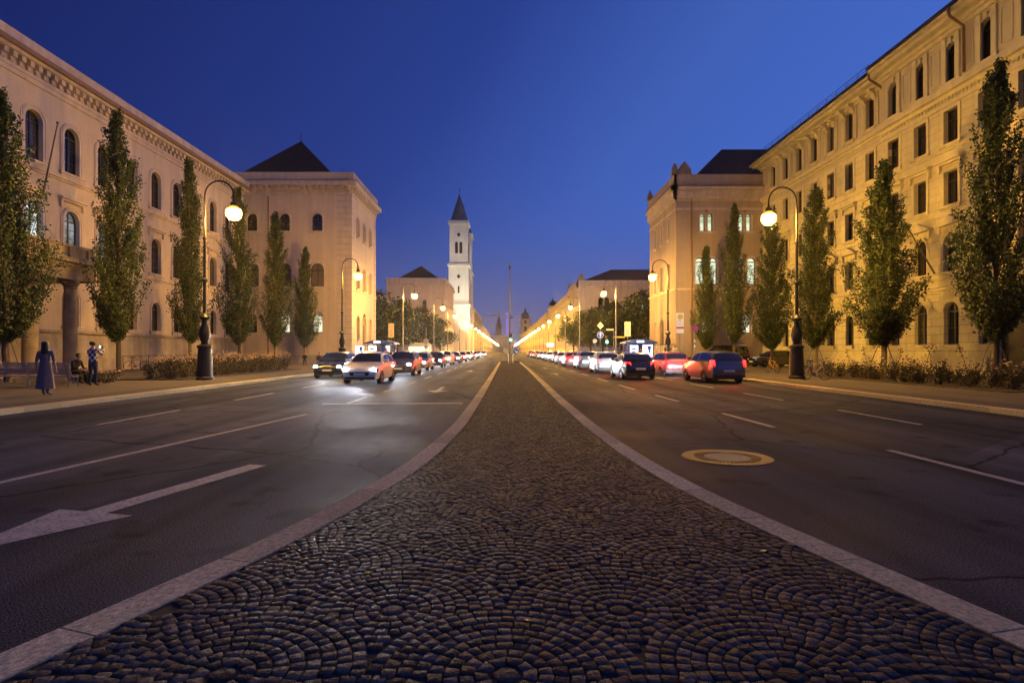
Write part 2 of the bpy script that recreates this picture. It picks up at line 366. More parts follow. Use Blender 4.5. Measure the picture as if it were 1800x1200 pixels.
LO = [(-9, -4.0), (-3, -3.75), (0, -3.2), (1.6, -2.83), (2.77, -2.47), (3.66, -2.09), (4.49, -1.86), (5.58, -1.6), (7.5, -1.28), (11.3, -1.07), (17.5, -1.02), (26, -1.0), (78, -.98)]
RO = [(-9, 3.9), (-3, 3.6), (0, 3.3), (1.8, 3.05), (3.02, 2.76), (3.82, 2.56), (4.6, 2.37), (6.1, 2.06), (8.6, 1.86), (11.8, 1.78), (17.5, 1.77), (26.4, 1.84), (46, 1.94), (78, 1.96)]
LOa = np.array(LO); ROa = np.array(RO)
_ey = np.arange(-12, 80, .01); _ec = {}
def smooth_edge(A, y):
    y = min(79., max(-11.5, y))
    k = id(A)
    if k not in _ec: _ec[k] = _smooth(A, _ey)
    return _ec[k][int(round((y + 12) * 100))]
def _smooth(A, y):
    ys = np.linspace(-.8, .8, 7)
    return np.mean([np.interp(np.asarray(y) + d * 1.2, A[:, 0], A[:, 1]) for d in ys], axis=0)
KW = .275; MZ = .10
def median():
    # cast kerb stones along both edges
    b = MB()
    for A, s in ((LOa, 1), (ROa, -1)):
        y = -8.0
        while y < 77:
            L_ = 1.0 if y > 0 else 1.0
            n = 5; o = []; i_ = []
            for k in range(n):
                yy = y + (L_ - .012) * k / (n - 1); xo = float(smooth_edge(A, yy)); g = (float(smooth_edge(A, yy + .05)) - float(smooth_edge(A, yy - .05))) / .1
                nl = math.hypot(1, g); nx, ny = s / nl, -g * s / nl
                o.append((xo, yy, nx, ny))
            V = []; F = []
            for (x, yy, nx, ny) in o:
                V += [(x, yy, -.05), (x, yy, MZ - .018), (x + nx * .018, yy + ny * .018, MZ), (x + nx * KW, yy + ny * KW, MZ), (x + nx * KW, yy + ny * KW, -.05)]
            for k in range(n - 1):
                for j in range(4): F.append((k * 5 + j, k * 5 + j + 1, (k + 1) * 5 + j + 1, (k + 1) * 5 + j))
            F.append((0, 1, 2, 3, 4)); F.append(tuple((n - 1) * 5 + j for j in range(5)))
            b.add(V, F); y += L_
    struct(b.build('median_kerb', 'kerb_granite'))
    # joint bed
    ys = np.linspace(-8, 77, 120); b = MB(); V = []; F = []
    for y in ys: V += [(float(smooth_edge(LOa, y)) + .2, y, MZ - .011), (float(smooth_edge(ROa, y)) - .2, y, MZ - .011)]
    for k in range(len(ys) - 1): F.append((2 * k, 2 * k + 1, 2 * k + 3, 2 * k + 2))
    struct(b.add(V, F).build('median_bed', 'sett_joint'))
    # small setts laid in overlapping fans: rings of stones round each fan centre
    rs = np.random.RandomState(3); RF = .64; ST = .0705; V = []; F = []
    def owner(x, y):
        j = math.floor((y - RF) / RF) - 1
        while True:
            off = RF * (j % 2); i = round((x - off) / (2 * RF)); cx, cy = i * 2 * RF + off, j * RF
            if (x - cx) ** 2 + (y - cy) ** 2 < RF * RF: return cx, cy
            j += 1
    for j in range(int(-9 / RF), int(77.5 / RF)):
        for i in range(-4, 5):
            cx0, cy0 = i * 2 * RF + RF * (j % 2), j * RF
            if cx0 + RF < np.interp(cy0, LOa[:, 0], LOa[:, 1]) - .3 or cx0 - RF > np.interp(cy0, ROa[:, 0], ROa[:, 1]) + .3: continue
            for k in range(9):
                r0, r1 = k * ST + .006, (k + 1) * ST + .006; rm = (r0 + r1) / 2; n = max(5, int(round(2 * PI * rm / (ST * 1.04)))); ph = rs.rand() * 6
                w = np.cumsum(.82 + .36 * rs.rand(n)); w = w / w[-1] * 2 * PI + ph
                for q_ in range(n):
                    t0 = w[q_ - 1] - (2 * PI if q_ == 0 else 0); t1 = w[q_]; tm = (t0 + t1) / 2
                    mx, my = cx0 + rm * math.cos(tm), cy0 + rm * math.sin(tm)
                    if my > 76.8 or my < -8 or my < cy0 - RF * .75: continue
                    le = float(smooth_edge(LOa, my)); re = float(smooth_edge(ROa, my))
                    if mx < le - .1 or mx > re + .1: continue
                    o_ = owner(mx, my)
                    if abs(o_[0] - cx0) + abs(o_[1] - cy0) > .01: continue
                    sl_ = (float(smooth_edge(LOa, my + .1)) - float(smooth_edge(LOa, my - .1))) / .2; sr_ = (float(smooth_edge(ROa, my + .1)) - float(smooth_edge(ROa, my - .1))) / .2
                    if mx < le + (KW + .035) * math.hypot(1, sl_) or mx > re - (KW + .035) * math.hypot(1, sr_): continue
                    g = .0028; gt = g / rm; q = []
                    for (t, r) in ((t0 + gt, r0 + g), (t1 - gt, r0 + g), (t1 - gt, r1 - g), (t0 + gt, r1 - g)):
                        q.append((cx0 + r * math.cos(t) + (rs.rand() - .5) * .007, cy0 + r * math.sin(t) + (rs.rand() - .5) * .007))
                    if k < 1: continue
                    h = MZ + (rs.rand() - .5) * .005; o = len(V); tx, ty = (rs.rand() - .5) * .09, (rs.rand() - .5) * .09
                    for (x, y) in q: V.append((x, y, MZ - .022))
                    for (x, y) in q: x2 = mx + (x - mx) * .97; y2 = my + (y - my) * .97; V.append((x2, y2, h - .004))
                    for (x, y) in q: x2 = mx + (x - mx) * .84; y2 = my + (y - my) * .84; V.append((x2, y2, h + (x2 - mx) * tx + (y2 - my) * ty))
                    for e in range(4):
                        f = (e + 1) % 4
                        F.append((o + e, o + f, o + 4 + f, o + 4 + e)); F.append((o + 4 + e, o + 4 + f, o + 8 + f, o + 8 + e))
                    F.append((o + 8, o + 9, o + 10, o + 11))
            # hub stone of the fan
            if abs(owner(cx0, cy0)[0] - cx0) + abs(owner(cx0, cy0)[1] - cy0) < .01 and smooth_edge(LOa, min(76, max(-8, cy0))) + .42 < cx0 < smooth_edge(ROa, min(76, max(-8, cy0))) - .42 and -8 < cy0 < 76.6:
                o = len(V)
                for rr, zz in ((.066, MZ - .02), (.062, MZ - .004), (.05, MZ)):
                    for e in range(6): V.append((cx0 + rr * math.cos(e * PI / 3 + j), cy0 + rr * math.sin(e * PI / 3 + j), zz))
                for e in range(6):
                    f = (e + 1) % 6; F.append((o + e, o + f, o + 6 + f, o + 6 + e)); F.append((o + 6 + e, o + 6 + f, o + 12 + f, o + 12 + e))
                F.append(tuple(o + 12 + e for e in range(6)))
    me = bpy.data.meshes.new('median_setts'); me.from_pydata(V, [], F); me.materials.append(MATS['sett_stone']); me.update(); me.shade_smooth()
    struct(link('median_setts', me))
    # flush crossing bar at the far end
    b = MB(); b.box(-.95, 1.93, 77.02, 77.5, -.05, .06); struct(b.build('kerb_crossing', 'kerb_granite'))
median()
# second island past the crossing
b = MB(); b.box(-.9, 1.9, 82, 190, -.05, .10); struct(b.build('median_far', 'sett_joint'))

def paint(polys, name='lane_marking', z=.004):
    b = MB()
    for p in polys: b.add([(x, y, z) for x, y in p], [tuple(range(len(p)))])
    return struct(b.build(name, 'road_paint', fix=False))
def dash(x0, y0, x1, y1, w=.12):
    dx, dy = x1 - x0, y1 - y0; l = math.hypot(dx, dy); nx, ny = -dy / l * w / 2, dx / l * w / 2
    return [(x0 - nx, y0 - ny), (x0 + nx, y0 + ny), (x1 + nx, y1 + ny), (x1 - nx, y1 - ny)][::-1]
P_ = [dash(-6.3, 4.5, -4.9, 14.0, .13)]
for y0, y1, x in ((16.8, 19.2, -4.72), (21.6, 24.0, -4.65), (26.5, 29, -4.6), (32, 35, -4.6), (38, 41, -4.6), (44, 47, -4.6), (50, 53, -4.6), (57, 60, -4.6)): P_.append(dash(x, y0, x, y1))
for y0, y1, x in ((5.8, 8.9, 6.05), (11.6, 14.2, 5.45), (17.5, 20, 5.3), (23, 26, 5.2), (29, 32, 5.2), (36, 39, 5.2), (43, 46, 5.2), (50, 53, 5.2), (57, 60, 5.2)): P_.append(dash(x, y0, x - .06, y1, .13))
for k in range(14): P_.append(dash(-8.6, 12 + 6 * k, -8.6, 15 + 6 * k)); P_.append(dash(8.75, 12 + 6 * k, 8.75, 15 + 6 * k))
for s in (-1, 1):
    for k in range(60): P_.append(dash(s * 5.0, 100 + 9 * k, s * 5.0, 104 + 9 * k)); P_.append(dash(s * 8.7, 100 + 9 * k, s * 8.7, 104 + 9 * k))
paint(P_)
paint([dash(-5.4, 16.7, -1.3, 16.9, .3), dash(2.2, 61, 11.9, 61, .35), dash(-11.8, 76, -1.1, 76, .3), dash(2.1, 71.5, 11.9, 71.5, .3)], 'stop_line')
def arrow(x, y, ang, L_=3.4, hw=.42, sw=.085, hl=1.15):
    pts = [(-sw, 0), (sw, 0), (sw, L_ - hl), (hw, L_ - hl), (0, L_), (-hw, L_ - hl), (-sw, L_ - hl)]
    c, s = math.cos(ang), math.sin(ang)
    return [(x + c * a - s * b_, y + s * a + c * b_) for a, b_ in pts]
A1 = arrow(-3.38, 7.75, R(166), 3.6, .44, .13, 1.25)
paint([A1, arrow(-2.7, 24.5, R(180), 3.2), arrow(3.35, 37, R(0), 3.2), arrow(3.5, 50, R(0), 3.2), arrow(-2.8, 46, R(180), 3.2)], 'direction_arrow')

def manhole():
    t = thing('manhole_cover', 'round rusty cast iron manhole cover with ribbed ring set in the right lane', 'manhole', (3.22, 8.3, 0)); t.scale = (.95, .95, 1)
    b = MB(); n = 48
    def ring(r0, r1, z, dz=0):
        V = []; F = []
        for k in range(n):
            a = 2 * PI * k / n; V += [(r0 * math.cos(a), r0 * math.sin(a), z), (r1 * math.cos(a), r1 * math.sin(a), z + dz)]
        for k in range(n): F.append((2 * k, 2 * k + 1, 2 * ((k + 1) % n) + 1, 2 * ((k + 1) % n)))
        b.add(V, F)
    ring(.50, .655, .012); ring(.655, .67, .012, -.012); b.build('frame', 'cast_iron_rust', t, fix=False)
    b = MB(); ring(.335, .50, .006)
    for k in range(56):
        a = 2 * PI * k / 56; c, s_ = math.cos(a), math.sin(a); w = .010
        q = [(.35, -w), (.48, -w * 1.3), (.48, w * 1.3), (.35, w)]
        V = [(c * x - s_ * y, s_ * x + c * y, .007) for x, y in q] + [(c * x - s_ * y, s_ * x + c * y, .016) for x, y in q]
        b.add(V, [(4, 5, 6, 7), (0, 1, 5, 4), (1, 2, 6, 5), (2, 3, 7, 6), (3, 0, 4, 7)])
    b.build('ribbed_ring', 'cast_iron_rust', t, fix=False)
    b = MB(); V = [(.335 * math.cos(2 * PI * k / n), .335 * math.sin(2 * PI * k / n), .010) for k in range(n)]; b.add(V, [tuple(range(n))]); b.build('lid_fill', 'cover_concrete', t, fix=False)
manhole()

# ------------------------------------------------------------------ facades
class Wall:
    """u runs along the wall, d goes INTO the wall, z up"""
    def __init__(s, x, y, rot): s.x, s.y, s.rot = x, y, rot; s.c, s.s = math.cos(rot), math.sin(rot)
    def p(s, u, d, z): return (s.x + s.c * u - s.s * d, s.y + s.s * u + s.c * d, z)
    def box(s, b, u0, u1, d0, d1, z0, z1):
        v = [s.p(u0, d0, z0), s.p(u1, d0, z0), s.p(u1, d1, z0), s.p(u0, d1, z0), s.p(u0, d0, z1), s.p(u1, d0, z1), s.p(u1, d1, z1), s.p(u0, d1, z1)]
        b.add(v, [(0, 3, 2, 1), (4, 5, 6, 7), (0, 1, 5, 4), (1, 2, 6, 5), (2, 3, 7, 6), (3, 0, 4, 7)])
def outline(w, h, arched, grow=0., n=10):
    """points from bottom left over the top to bottom right, origin at bottom centre"""
    w2 = w / 2 + grow
    if not arched: return [(-w2, 0), (-w2, h + grow), (w2, h + grow), (w2, 0)]
    zs = h - w / 2
    return [(-w2, 0)] + [(-w2 * math.cos(PI * k / n), zs + w2 * math.sin(PI * k / n)) for k in range(n + 1)] + [(w2, 0)]
def facade(b, W, u0, u1, z0, z1, ops, depth=.32):
    """wall sheet with real openings and their reveals. ops: (uc, w, z, h, arched)"""
    us = sorted({round(v, 4) for v in [u0, u1] + [o[0] - o[1] / 2 for o in ops] + [o[0] + o[1] / 2 for o in ops] if u0 - 1e-6 <= v <= u1 + 1e-6})
    zs = sorted({round(v, 4) for v in [z0, z1] + [o[2] for o in ops] + [o[2] + o[3] for o in ops] if z0 - 1e-6 <= v <= z1 + 1e-6})
    for i in range(len(us) - 1):
        run = None
        for j in range(len(zs) - 1):
            uc, zc = (us[i] + us[i + 1]) / 2, (zs[j] + zs[j + 1]) / 2
            if any(abs(uc - o[0]) < o[1] / 2 and o[2] < zc < o[2] + o[3] for o in ops): continue
            b.add([W.p(us[i], 0, zs[j]), W.p(us[i + 1], 0, zs[j]), W.p(us[i + 1], 0, zs[j + 1]), W.p(us[i], 0, zs[j + 1])], [(0, 1, 2, 3)])
    for (uc, w, z, h, ar) in ops:
        o = outline(w, h, ar)
        if ar:
            n = len(o) - 2; half = n // 2
            for side in (0, 1):
                pts = o[1:half + 2] if side == 0 else o[half + 1:-1]
                cu = -w / 2 if side == 0 else w / 2
                V = [W.p(uc + cu, 0, z + h)] + [W.p(uc + a, 0, z + c) for a, c in pts]
                b.add(V, [(0, k + 1, k + 2) for k in range(len(pts) - 1)])
        V = []; m = len(o)
        for a, c in o: V += [W.p(uc + a, 0, z + c), W.p(uc + a, depth, z + c)]
        b.add(V, [(2 * k, 2 * k + 1, 2 * ((k + 1) % m) + 1, 2 * ((k + 1) % m)) for k in range(m)])
WC = {}
def window(W, uc, w, z, h, arched, parent, trim='plaster_trim', frame='wood_dark', glass='glass_dark', depth=.30, surround=.2, sill=True, hood=None, bars=2, proud=.055, keystone=False, mull=True):
    key = (round(w, 2), round(h, 2), arched, trim, frame, glass, depth, surround, sill, hood, bars, proud, keystone, mull)
    if key not in WC:
        b = MB()
        if surround:
            o0 = outline(w, h, arched); o1 = outline(w, h, arched, surround); m = len(o0); V = []; F = []
            for (a, c), (a1, c1) in zip(o0, o1): V += [(a, 0.0, c), (a, -proud, c), (a1, -proud, c1), (a1, 0.0, c1)]
            for k in range(m - 1):
                for j in range(3): F.append((4 * k + j, 4 * k + j + 1, 4 * k + 5 + j, 4 * k + 4 + j))
            b.add(V, F)
            if arched:
                o0 = outline(w, h, True, surround * .55); o1 = outline(w, h, True, surround * .72); V = []; F = []
                for (a, c), (a1, c1) in zip(o0, o1): V += [(a, -proud, c), (a, -proud - .03, c), (a1, -proud - .03, c1), (a1, -proud, c1)]
                for k in range(len(o0) - 1):
                    for j in range(3): F.append((4 * k + j, 4 * k + j + 1, 4 * k + 5 + j, 4 * k + 4 + j))
                b.add(V, F)
        if keystone: b.box(-.13, .13, -proud - .07, 0, h - .02, h + surround + .14)
        if sill: b.box(-w / 2 - surround - .1, w / 2 + surround + .1, -.17, .28, -.15, -.003); b.box(-w / 2 - surround, w / 2 + surround, -.09, 0, -.27, -.153)
        if hood == 'flat':
            hz = h + surround + .38
            b.box(-w / 2 - .5, w / 2 + .5, -.34, 0, hz, hz + .13); b.box(-w / 2 - .38, w / 2 + .38, -.20, 0, hz - .14, hz - .003)
            for s_ in (-1, 1): b.box(s_ * (w / 2 + .3) - .09, s_ * (w / 2 + .3) + .09, -.16, 0, hz - .55, hz - .143)
        if hood == 'gable':
            hz = h + surround + .30; q = w / 2 + .5
            b.prism([(-q, hz), (q, hz), (q, hz + .1), (0, hz + .62), (-q, hz + .1)], lambda a, c, d: (a, d, c), -.30, 0)
            for s_ in (-1, 1): b.box(s_ * (w / 2 + .3) - .09, s_ * (w / 2 + .3) + .09, -.16, 0, hz - .5, hz - .003)
        if not b.v: b.box(-w / 2, w / 2, .0, .02, -.02, -.004)
        me = b.mesh('window', trim)
        f = MB(); o0 = outline(w - .005, h - .003, arched); o1 = outline(w, h, arched, -.09); V = []; F = []
        for (a, c), (a1, c1) in zip(o0, o1): V += [(a, depth - .06, c), (a1, depth - .06, max(c1, .0)), (a1, depth, max(c1, .0))]
        for k in range(len(o0) - 1):
            for j in range(2): F.append((3 * k + j, 3 * k + j + 1, 3 * k + 4 + j, 3 * k + 3 + j))
        f.add(V, F); f.box(-w / 2 + .09, w / 2 - .09, depth - .06, depth, 0.004, .10)
        top = h - .07
        if mull: f.box(-.045, .045, depth - .07, depth - .003, .1, top)
        zt = h - w / 2 if arched else h * .70
        f.box(-w / 2 + .088, w / 2 - .088, depth - .064, depth - .006, zt - .05, zt + .05)
        for k in range(1, bars + 1):
            zb = zt * k / (bars + 1); f.box(-w / 2 + .087, w / 2 - .087, depth - .045, depth - .008, zb - .018, zb + .018)
        fe = f.mesh('window_frame', frame)
        g = MB(); o = outline(w, h, arched); g.add([(a, depth - .01, c) for a, c in o], [tuple(range(len(o)))])
        ge = g.mesh('pane', glass, fix=False)
        WC[key] = (me, fe, ge)
    me, fe, ge = WC[key]
    loc = Vector(W.p(uc, 0, z)) - Vector(parent.location)
    o = link('window', me, parent, loc=loc, rotz=W.rot)
    link('window_frame', fe, o); link('pane', ge, o); return o
def cornice(W, u0, u1, zs, parent, trim, ret0=0., ret1=0., name='cornice'):
    """zs: list of (z0, z1, projection)"""
    b = MB()
    for z0, z1, pr in zs: W.box(b, u0 - ret0 * pr, u1 + ret1 * pr, -pr, .02, z0, z1)
    return b.build(name, trim, parent, world=True)
def corbels(W, u0, u1, z0, z1, pr, step, parent, trim, wid=.3, name='corbel_frieze'):
    """one running frieze: a comb-shaped course, cut deep above and shallow below"""
    b = MB(); n = int((u1 - u0) / step); zm = z0 + (z1 - z0) * .45
    for za, zb, p, w in ((zm + .002, z1, pr, wid), (z0, zm, pr * .55, wid - .05)):
        q = [(u0, .02), (u0, -.04)]
        for k in range(n):
            uc = u0 + (k + .5) * (u1 - u0) / n
            q += [(uc - w / 2, -.04), (uc - w / 2, -p), (uc + w / 2, -p), (uc + w / 2, -.04)]
        q += [(u1, -.04), (u1, .02)]
        b.prism(q, lambda a, c, d: W.p(a, c, d), za, zb)
    return b.build(name, trim, parent, world=True, fix=False)
def hip_roof(parent, x0, x1, y0, y1, z0, z1, m='roof_tile', ridge='auto', name='roof'):
    b = MB(); dx, dy = (x1 - x0) / 2, (y1 - y0) / 2; cx, cy = (x0 + x1) / 2, (y0 + y1) / 2
    if ridge == 'point': ra, rb = (cx, cy, z1), (cx, cy, z1)
    elif dx >= dy: ra, rb = (x0 + dy, cy, z1), (x1 - dy, cy, z1)
    else: ra, rb = (cx, y0 + dx, z1), (cx, y1 - dx, z1)
    base = [(x0, y0, z0), (x1, y0, z0), (x1, y1, z0), (x0, y1, z0)]
    if ridge == 'point': b.add(base + [ra], [(0, 1, 4), (1, 2, 4), (2, 3, 4), (3, 0, 4)])
    elif dx >= dy: b.add(base + [ra, rb], [(0, 1, 5, 4), (1, 2, 5), (2, 3, 4, 5), (3, 0, 4)])
    else: b.add(base + [ra, rb], [(0, 1, 4), (1, 2, 5, 4), (2, 3, 5), (3, 0, 4, 5)])
    b.add(base, [(3, 2, 1, 0)])
    return b.build(name, m, parent, world=True)
def shell(b, x0, x1, y0, y1, z0, z1, skip=()):
    """plain side walls and flat top of a block; skip holds the sides built as facades"""
    S = {'s': [(x0, y0), (x1, y0)], 'e': [(x1, y0), (x1, y1)], 'n': [(x1, y1), (x0, y1)], 'w': [(x0, y1), (x0, y0)]}
    for k, ((a, c), (d, e)) in S.items():
        if k in skip: continue
        b.add([(a, c, z0), (d, e, z0), (d, e, z1), (a, c, z1)], [(0, 1, 2, 3)])
    b.add([(x0, y0, z1), (x1, y0, z1), (x1, y1, z1), (x0, y1, z1)], [(0, 1, 2, 3)])
    i = .6   # dark core behind the panes
    b.add([(x0 + i, y0 + i, z0), (x1 - i, y0 + i, z0), (x1 - i, y1 - i, z0), (x0 + i, y1 - i, z0)], [(0, 1, 2, 3)])
def drainpipe(parent, pts, r=.07):
    b = MB(); b.tube(pts, r, 8); b.build('drainpipe', 'gutter_copper', parent, world=True, smooth=True)

# ---- left long building (pinkish plaster)
def left_hall():
    x = -30.0; y0, y1 = 12.0, 64.5
    t = thing('round_arch_building', 'long pinkish plaster building on the left with columned portico and round arched windows', 'building', (x, 38, 0))
    W = Wall(x, 0, R(90)); ax = [36.1 + 3.15 * k for k in range(-7, 9)]
    ops = []
    for u in ax:
        ops += [(u, 1.36, 13.7, 3.15, True), (u, 1.36, 8.15, 3.0, True)]
        if not 30.0 < u < 37.6: ops.append((u, 1.2, 3.25, 2.45, True))
    ops.append((33.9, 1.5, .12, 4.6, True))
    b = MB(); facade(b, W, y0, y1, .1, 18.6, ops, .34); shell(b, x - 14, x, y0, y1, .1, 18.6, ('e',))
    b.build('wall', 'plaster_pink', t, world=True, fix=False)
    for i, u in enumerate(ax):
        g = 'glass_dark'
        window(W, u, 1.36, 13.7, 3.15, True, t, surround=.34, bars=2)
        g = {7: 'glass_lit_cool', 8: 'glass_lit_dim', 9: 'glass_lit_dim', 6: 'glass_lit_cool'}.get(i, 'glass_dark')
        window(W, u, 1.36, 8.15, 3.0, True, t, surround=.30, bars=3, glass=g, hood='flat')
        if not 30.0 < u < 37.6: window(W, u, 1.2, 3.25, 2.45, True, t, surround=.22, bars=1)
    cornice(W, y0, y1, [(18.45, 18.75, .10), (18.754, 19.0, .16)], t, 'plaster_trim', 0, 1, 'architrave')
    corbels(W, y0 + .2, y1, 19.004, 19.62, .42, .62, t, 'plaster_trim', .30)
    cornice(W, y0, y1, [(19.004, 19.62, .03), (19.624, 19.85, .55)], t, 'plaster_trim', 0, 1)
    cornice(W, y0, y1, [(19.854, 20.15, .75)], t, 'gutter_copper', 0, 1, 'gutter')
    cornice(W, y0, y1, [(20.154, 20.8, .60)], t, 'plaster_trim', 0, 1, 'parapet')
    cornice(W, y0, y1, [(13.0, 13.12, .10), (13.124, 13.38, .20)], t, 'plaster_trim', 0, 1, 'string_course')
    cornice(W, y0, y1, [(7.5, 7.6, .08), (7.604, 7.84, .16)], t, 'plaster_trim', 0, 1, 'string_course')
    cornice(W, y0, y1, [(.1, 1.0, .30), (1.004, 2.35, .18), (2.354, 2.75, .12), (2.754, 2.95, .34)], t, 'plinth_stone', 0, 1, 'plinth')
    hip_roof(t, x - 14.5, x + .3, y0 - .3, y1 + .3, 20.6, 24)
    drainpipe(t, [(x + .12, 63.2, 18.4), (x + .12, 63.2, .3)])
    # portico with columns and balcony
    ya, yb, xp = 27.2, 36.9, x + 2.9
    b = MB()
    b.box(x + .05, xp + .35, ya - .2, yb + .2, 5.95, 6.75); b.box(x + .05, xp + .45, ya - .3, yb + .3, 6.754, 6.95)
    b.box(x + .05, xp + .75, ya - .6, yb + .6, 6.954, 7.2)
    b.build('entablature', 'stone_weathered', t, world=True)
    b = MB(); b.box(x + .05, xp + .3, ya - .1, yb + .1, 7.204, 7.36); b.box(x + .05, xp + .3, ya - .1, yb + .1, 7.96, 8.12)
    for k in range(7):
        yy = ya + .1 + (yb - ya - .2) * k / 6; b.box(xp - .05, xp + .28, yy - .25, yy + .25, 7.364, 7.956)
    b.box(xp, xp + .16, ya, yb, 7.364, 7.956); b.box(x + .3, xp, yb - .16, yb, 7.364, 7.956)
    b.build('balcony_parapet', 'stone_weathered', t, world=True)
    for yy in (28.2, 30.0, 32.5, 35.5):
        b = MB(); b.lathe([(.52, 0), (.52, .18), (.46, .2), (.48, .3), (.40, .38), (.39, 1.6), (.36, 4.2), (.33, 5.25), (.36, 5.28), (.36, 5.35), (.33, 5.4), (.44, 5.56), (.48, 5.6), (.48, 5.8)], 24, (xp - .1, yy, .14))
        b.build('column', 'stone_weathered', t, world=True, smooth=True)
    b = MB()
    for yy in (28.2, 30.0, 32.5, 35.5):
        b = MB(); b.box(x + .05, x + .5, yy - .4, yy + .4, .12, 5.93); b.build('pilaster', 'plaster_trim', t, world=True)
    b = MB(); b.add([W.p(33.9 + a, .3, .12 + c) for a, c in outline(1.5, 4.6, True)], [tuple(range(len(outline(1.5, 4.6, True))))]); b.build('door', 'wood_dark', t, world=True, fix=False)
    b = MB(); b.box(x, xp + .9, ya - .6, yb + .6, .1, .26); b.box(x, xp + .6, ya - .3, yb + .3, .264, .40); b.build('step', 'plinth_stone', t, world=True)
    f = MB(); f.tube([(x + .25, 36.45, 11.3), (x + 1.25, 36.45, 16.1)], [.06, .035], 8); f.lathe([(.02, 0), (.08, .05), (.08, .12), (.0, .18)], 8, (x + 1.25, 36.45, 16.08)); f.build('flagpole', 'wood_grey', t, world=True)
left_hall()

# ---- corner blocks at the far end of the forecourt
def corner_left():
    x0, x1, y0, y1 = -36.5, -18.5, 68.0, 80.4
    t = thing('pyramid_roof_building', 'cream corner building on the left with dark pyramid roof and rusticated corner strips', 'building', (x0 + 9, y0 + 6, 0))
    S = Wall(0, y0, 0); E = Wall(x1, 0, R(90))
    axs = [-30.4, -26.5, -22.6]; axe = [71.0, 74.2, 77.4]
    os_ = []; oe = []
    for u in axs: os_ += [(u, 1.25, 15.9, 2.1, True), (u, 1.65, 9.3, 2.75, True), (u, 1.25, 3.75, 2.25, True)]
    for i, u in enumerate(axe):
        oe += [(u, 1.1, 15.7, 2.3, True), (u, 1.2, 9.3, 2.75, True)]
        oe.append((u, 1.1, 3.0, 2.8, True) if i != 1 else (u, 2.0, .12, 6.3, True))
    b = MB(); facade(b, S, x0, x1, .1, 20.6, os_, .3); facade(b, E, y0, y1, .1, 20.6, oe, .3); shell(b, x0, x1, y0, y1, .1, 20.6, ('s', 'e'))
    b.build('wall', 'plaster_cream', t, world=True, fix=False)
    for u in axs:
        window(S, u, 1.25, 15.9, 2.1, True, t, surround=.28); window(S, u, 1.65, 9.3, 2.75, True, t, surround=.3, glass='shutter_wood', sill=False, bars=0)
        window(S, u, 1.25, 3.75, 2.25, True, t, surround=.05, glass='glass_lit' if u > -28 else 'glass_dark', sill=False, frame='wood_grey', bars=0, mull=False)
    for i, u in enumerate(axe):
        window(E, u, 1.1, 15.7, 2.3, True, t, surround=.25); window(E, u, 1.2, 9.3, 2.75, True, t, surround=.25, glass='shutter_wood')
        if i != 1: window(E, u, 1.1, 3.0, 2.8, True, t, surround=.1, glass='shutter_wood')
        else:
            b = MB(); o = outline(2.0, 6.3, True); b.add([E.p(u + a, .28, .12 + c) for a, c in o], [tuple(range(len(o)))]); b.build('door', 'shutter_wood', t, world=True, fix=False)
    for W, axes in ((S, axs), (E, axe)):
        for u in axes:
            for (zs, r) in ((17.1, 1.25), (11.2, 1.45), (5.2, 1.15)):
                if W is E: r *= .62
                pts = [W.p(u - r * math.cos(PI * k / 14), -.02, zs + r * math.sin(PI * k / 14)) for k in range(15)]
                b = MB(); b.tube([W.p(u - r, -.02, zs - .25)] + pts + [W.p(u + r, -.02, zs - .25)], .06, 6)
                b.build('blind_arch', 'plaster_trim', t, world=True)
    for W, a, c in ((S, x1 - 1.75, x1 + .06), (E, y0 + .05, y0 + .9), (E, y1 - .9, y1)):
        b = MB(); W.box(b, a, c, -.06, .05, .1, 20.2); b.build('quoin_strip', 'plaster_quoin', t, world=True)
    for W, a, c in ((S, x0, x1), (E, y0, y1)):
        r0, r1 = (0, 1) if W is S else (0, 1)
        cornice(W, a, c, [(20.2, 20.5, .12), (20.504, 21.2, .05), (21.204, 21.75, .72)], t, 'plaster_trim', 0, 1)
        corbels(W, a + .2, c, 20.504, 21.2, .50, .72, t, 'plaster_trim', .34)
        cornice(W, a, c, [(21.754, 21.80, .76)], t, 'roof_metal', 0, 1, 'gutter')
        cornice(W, a, c, [(21.804, 22.85, .30)], t, 'plaster_cream', 0, 1, 'parapet')
        cornice(W, a, c, [(8.85, 9.05, .10)], t, 'plaster_trim', 0, 1, 'string_course')
        cornice(W, a, c, [(.1, 1.1, .12)], t, 'plinth_stone', 0, 1, 'plinth')
    b = MB(); b.box(x0, x1 + .28, y0 - .28, y1, 22.3, 22.6); b.build('roof_deck', 'roof_metal', t, world=True)
    hip_roof(t, -33.0, -20.7, y0 + .9, y1 - .4, 22.6, 29.0, ridge='point')
    b = MB(); b.tube([(-26.85, 74.4, 28.9), (-26.85, 74.4, 30.0)], .04, 6)
    for dx in (0, .7): b.tube([(-20.2 + dx, 70, 22.6), (-20.2 + dx, 70, 24.2 - dx)], .02, 5)
    b.tube([(-20.8, 70, 23.9), (-19.2, 70, 23.9)], .015, 5); b.build('roof_aerial', 'iron_dark', t, world=True)
    b = MB(); S.box(b, -32.6, -31.0, -.05 + 1.2, 1.3, 22.62, 22.85); b.build('skylight', 'glass_lit_green', t, world=True)
    drainpipe(t, [(-28.4, y0 - .1, 20.0), (-28.4, y0 - .1, .3)])
corner_left()
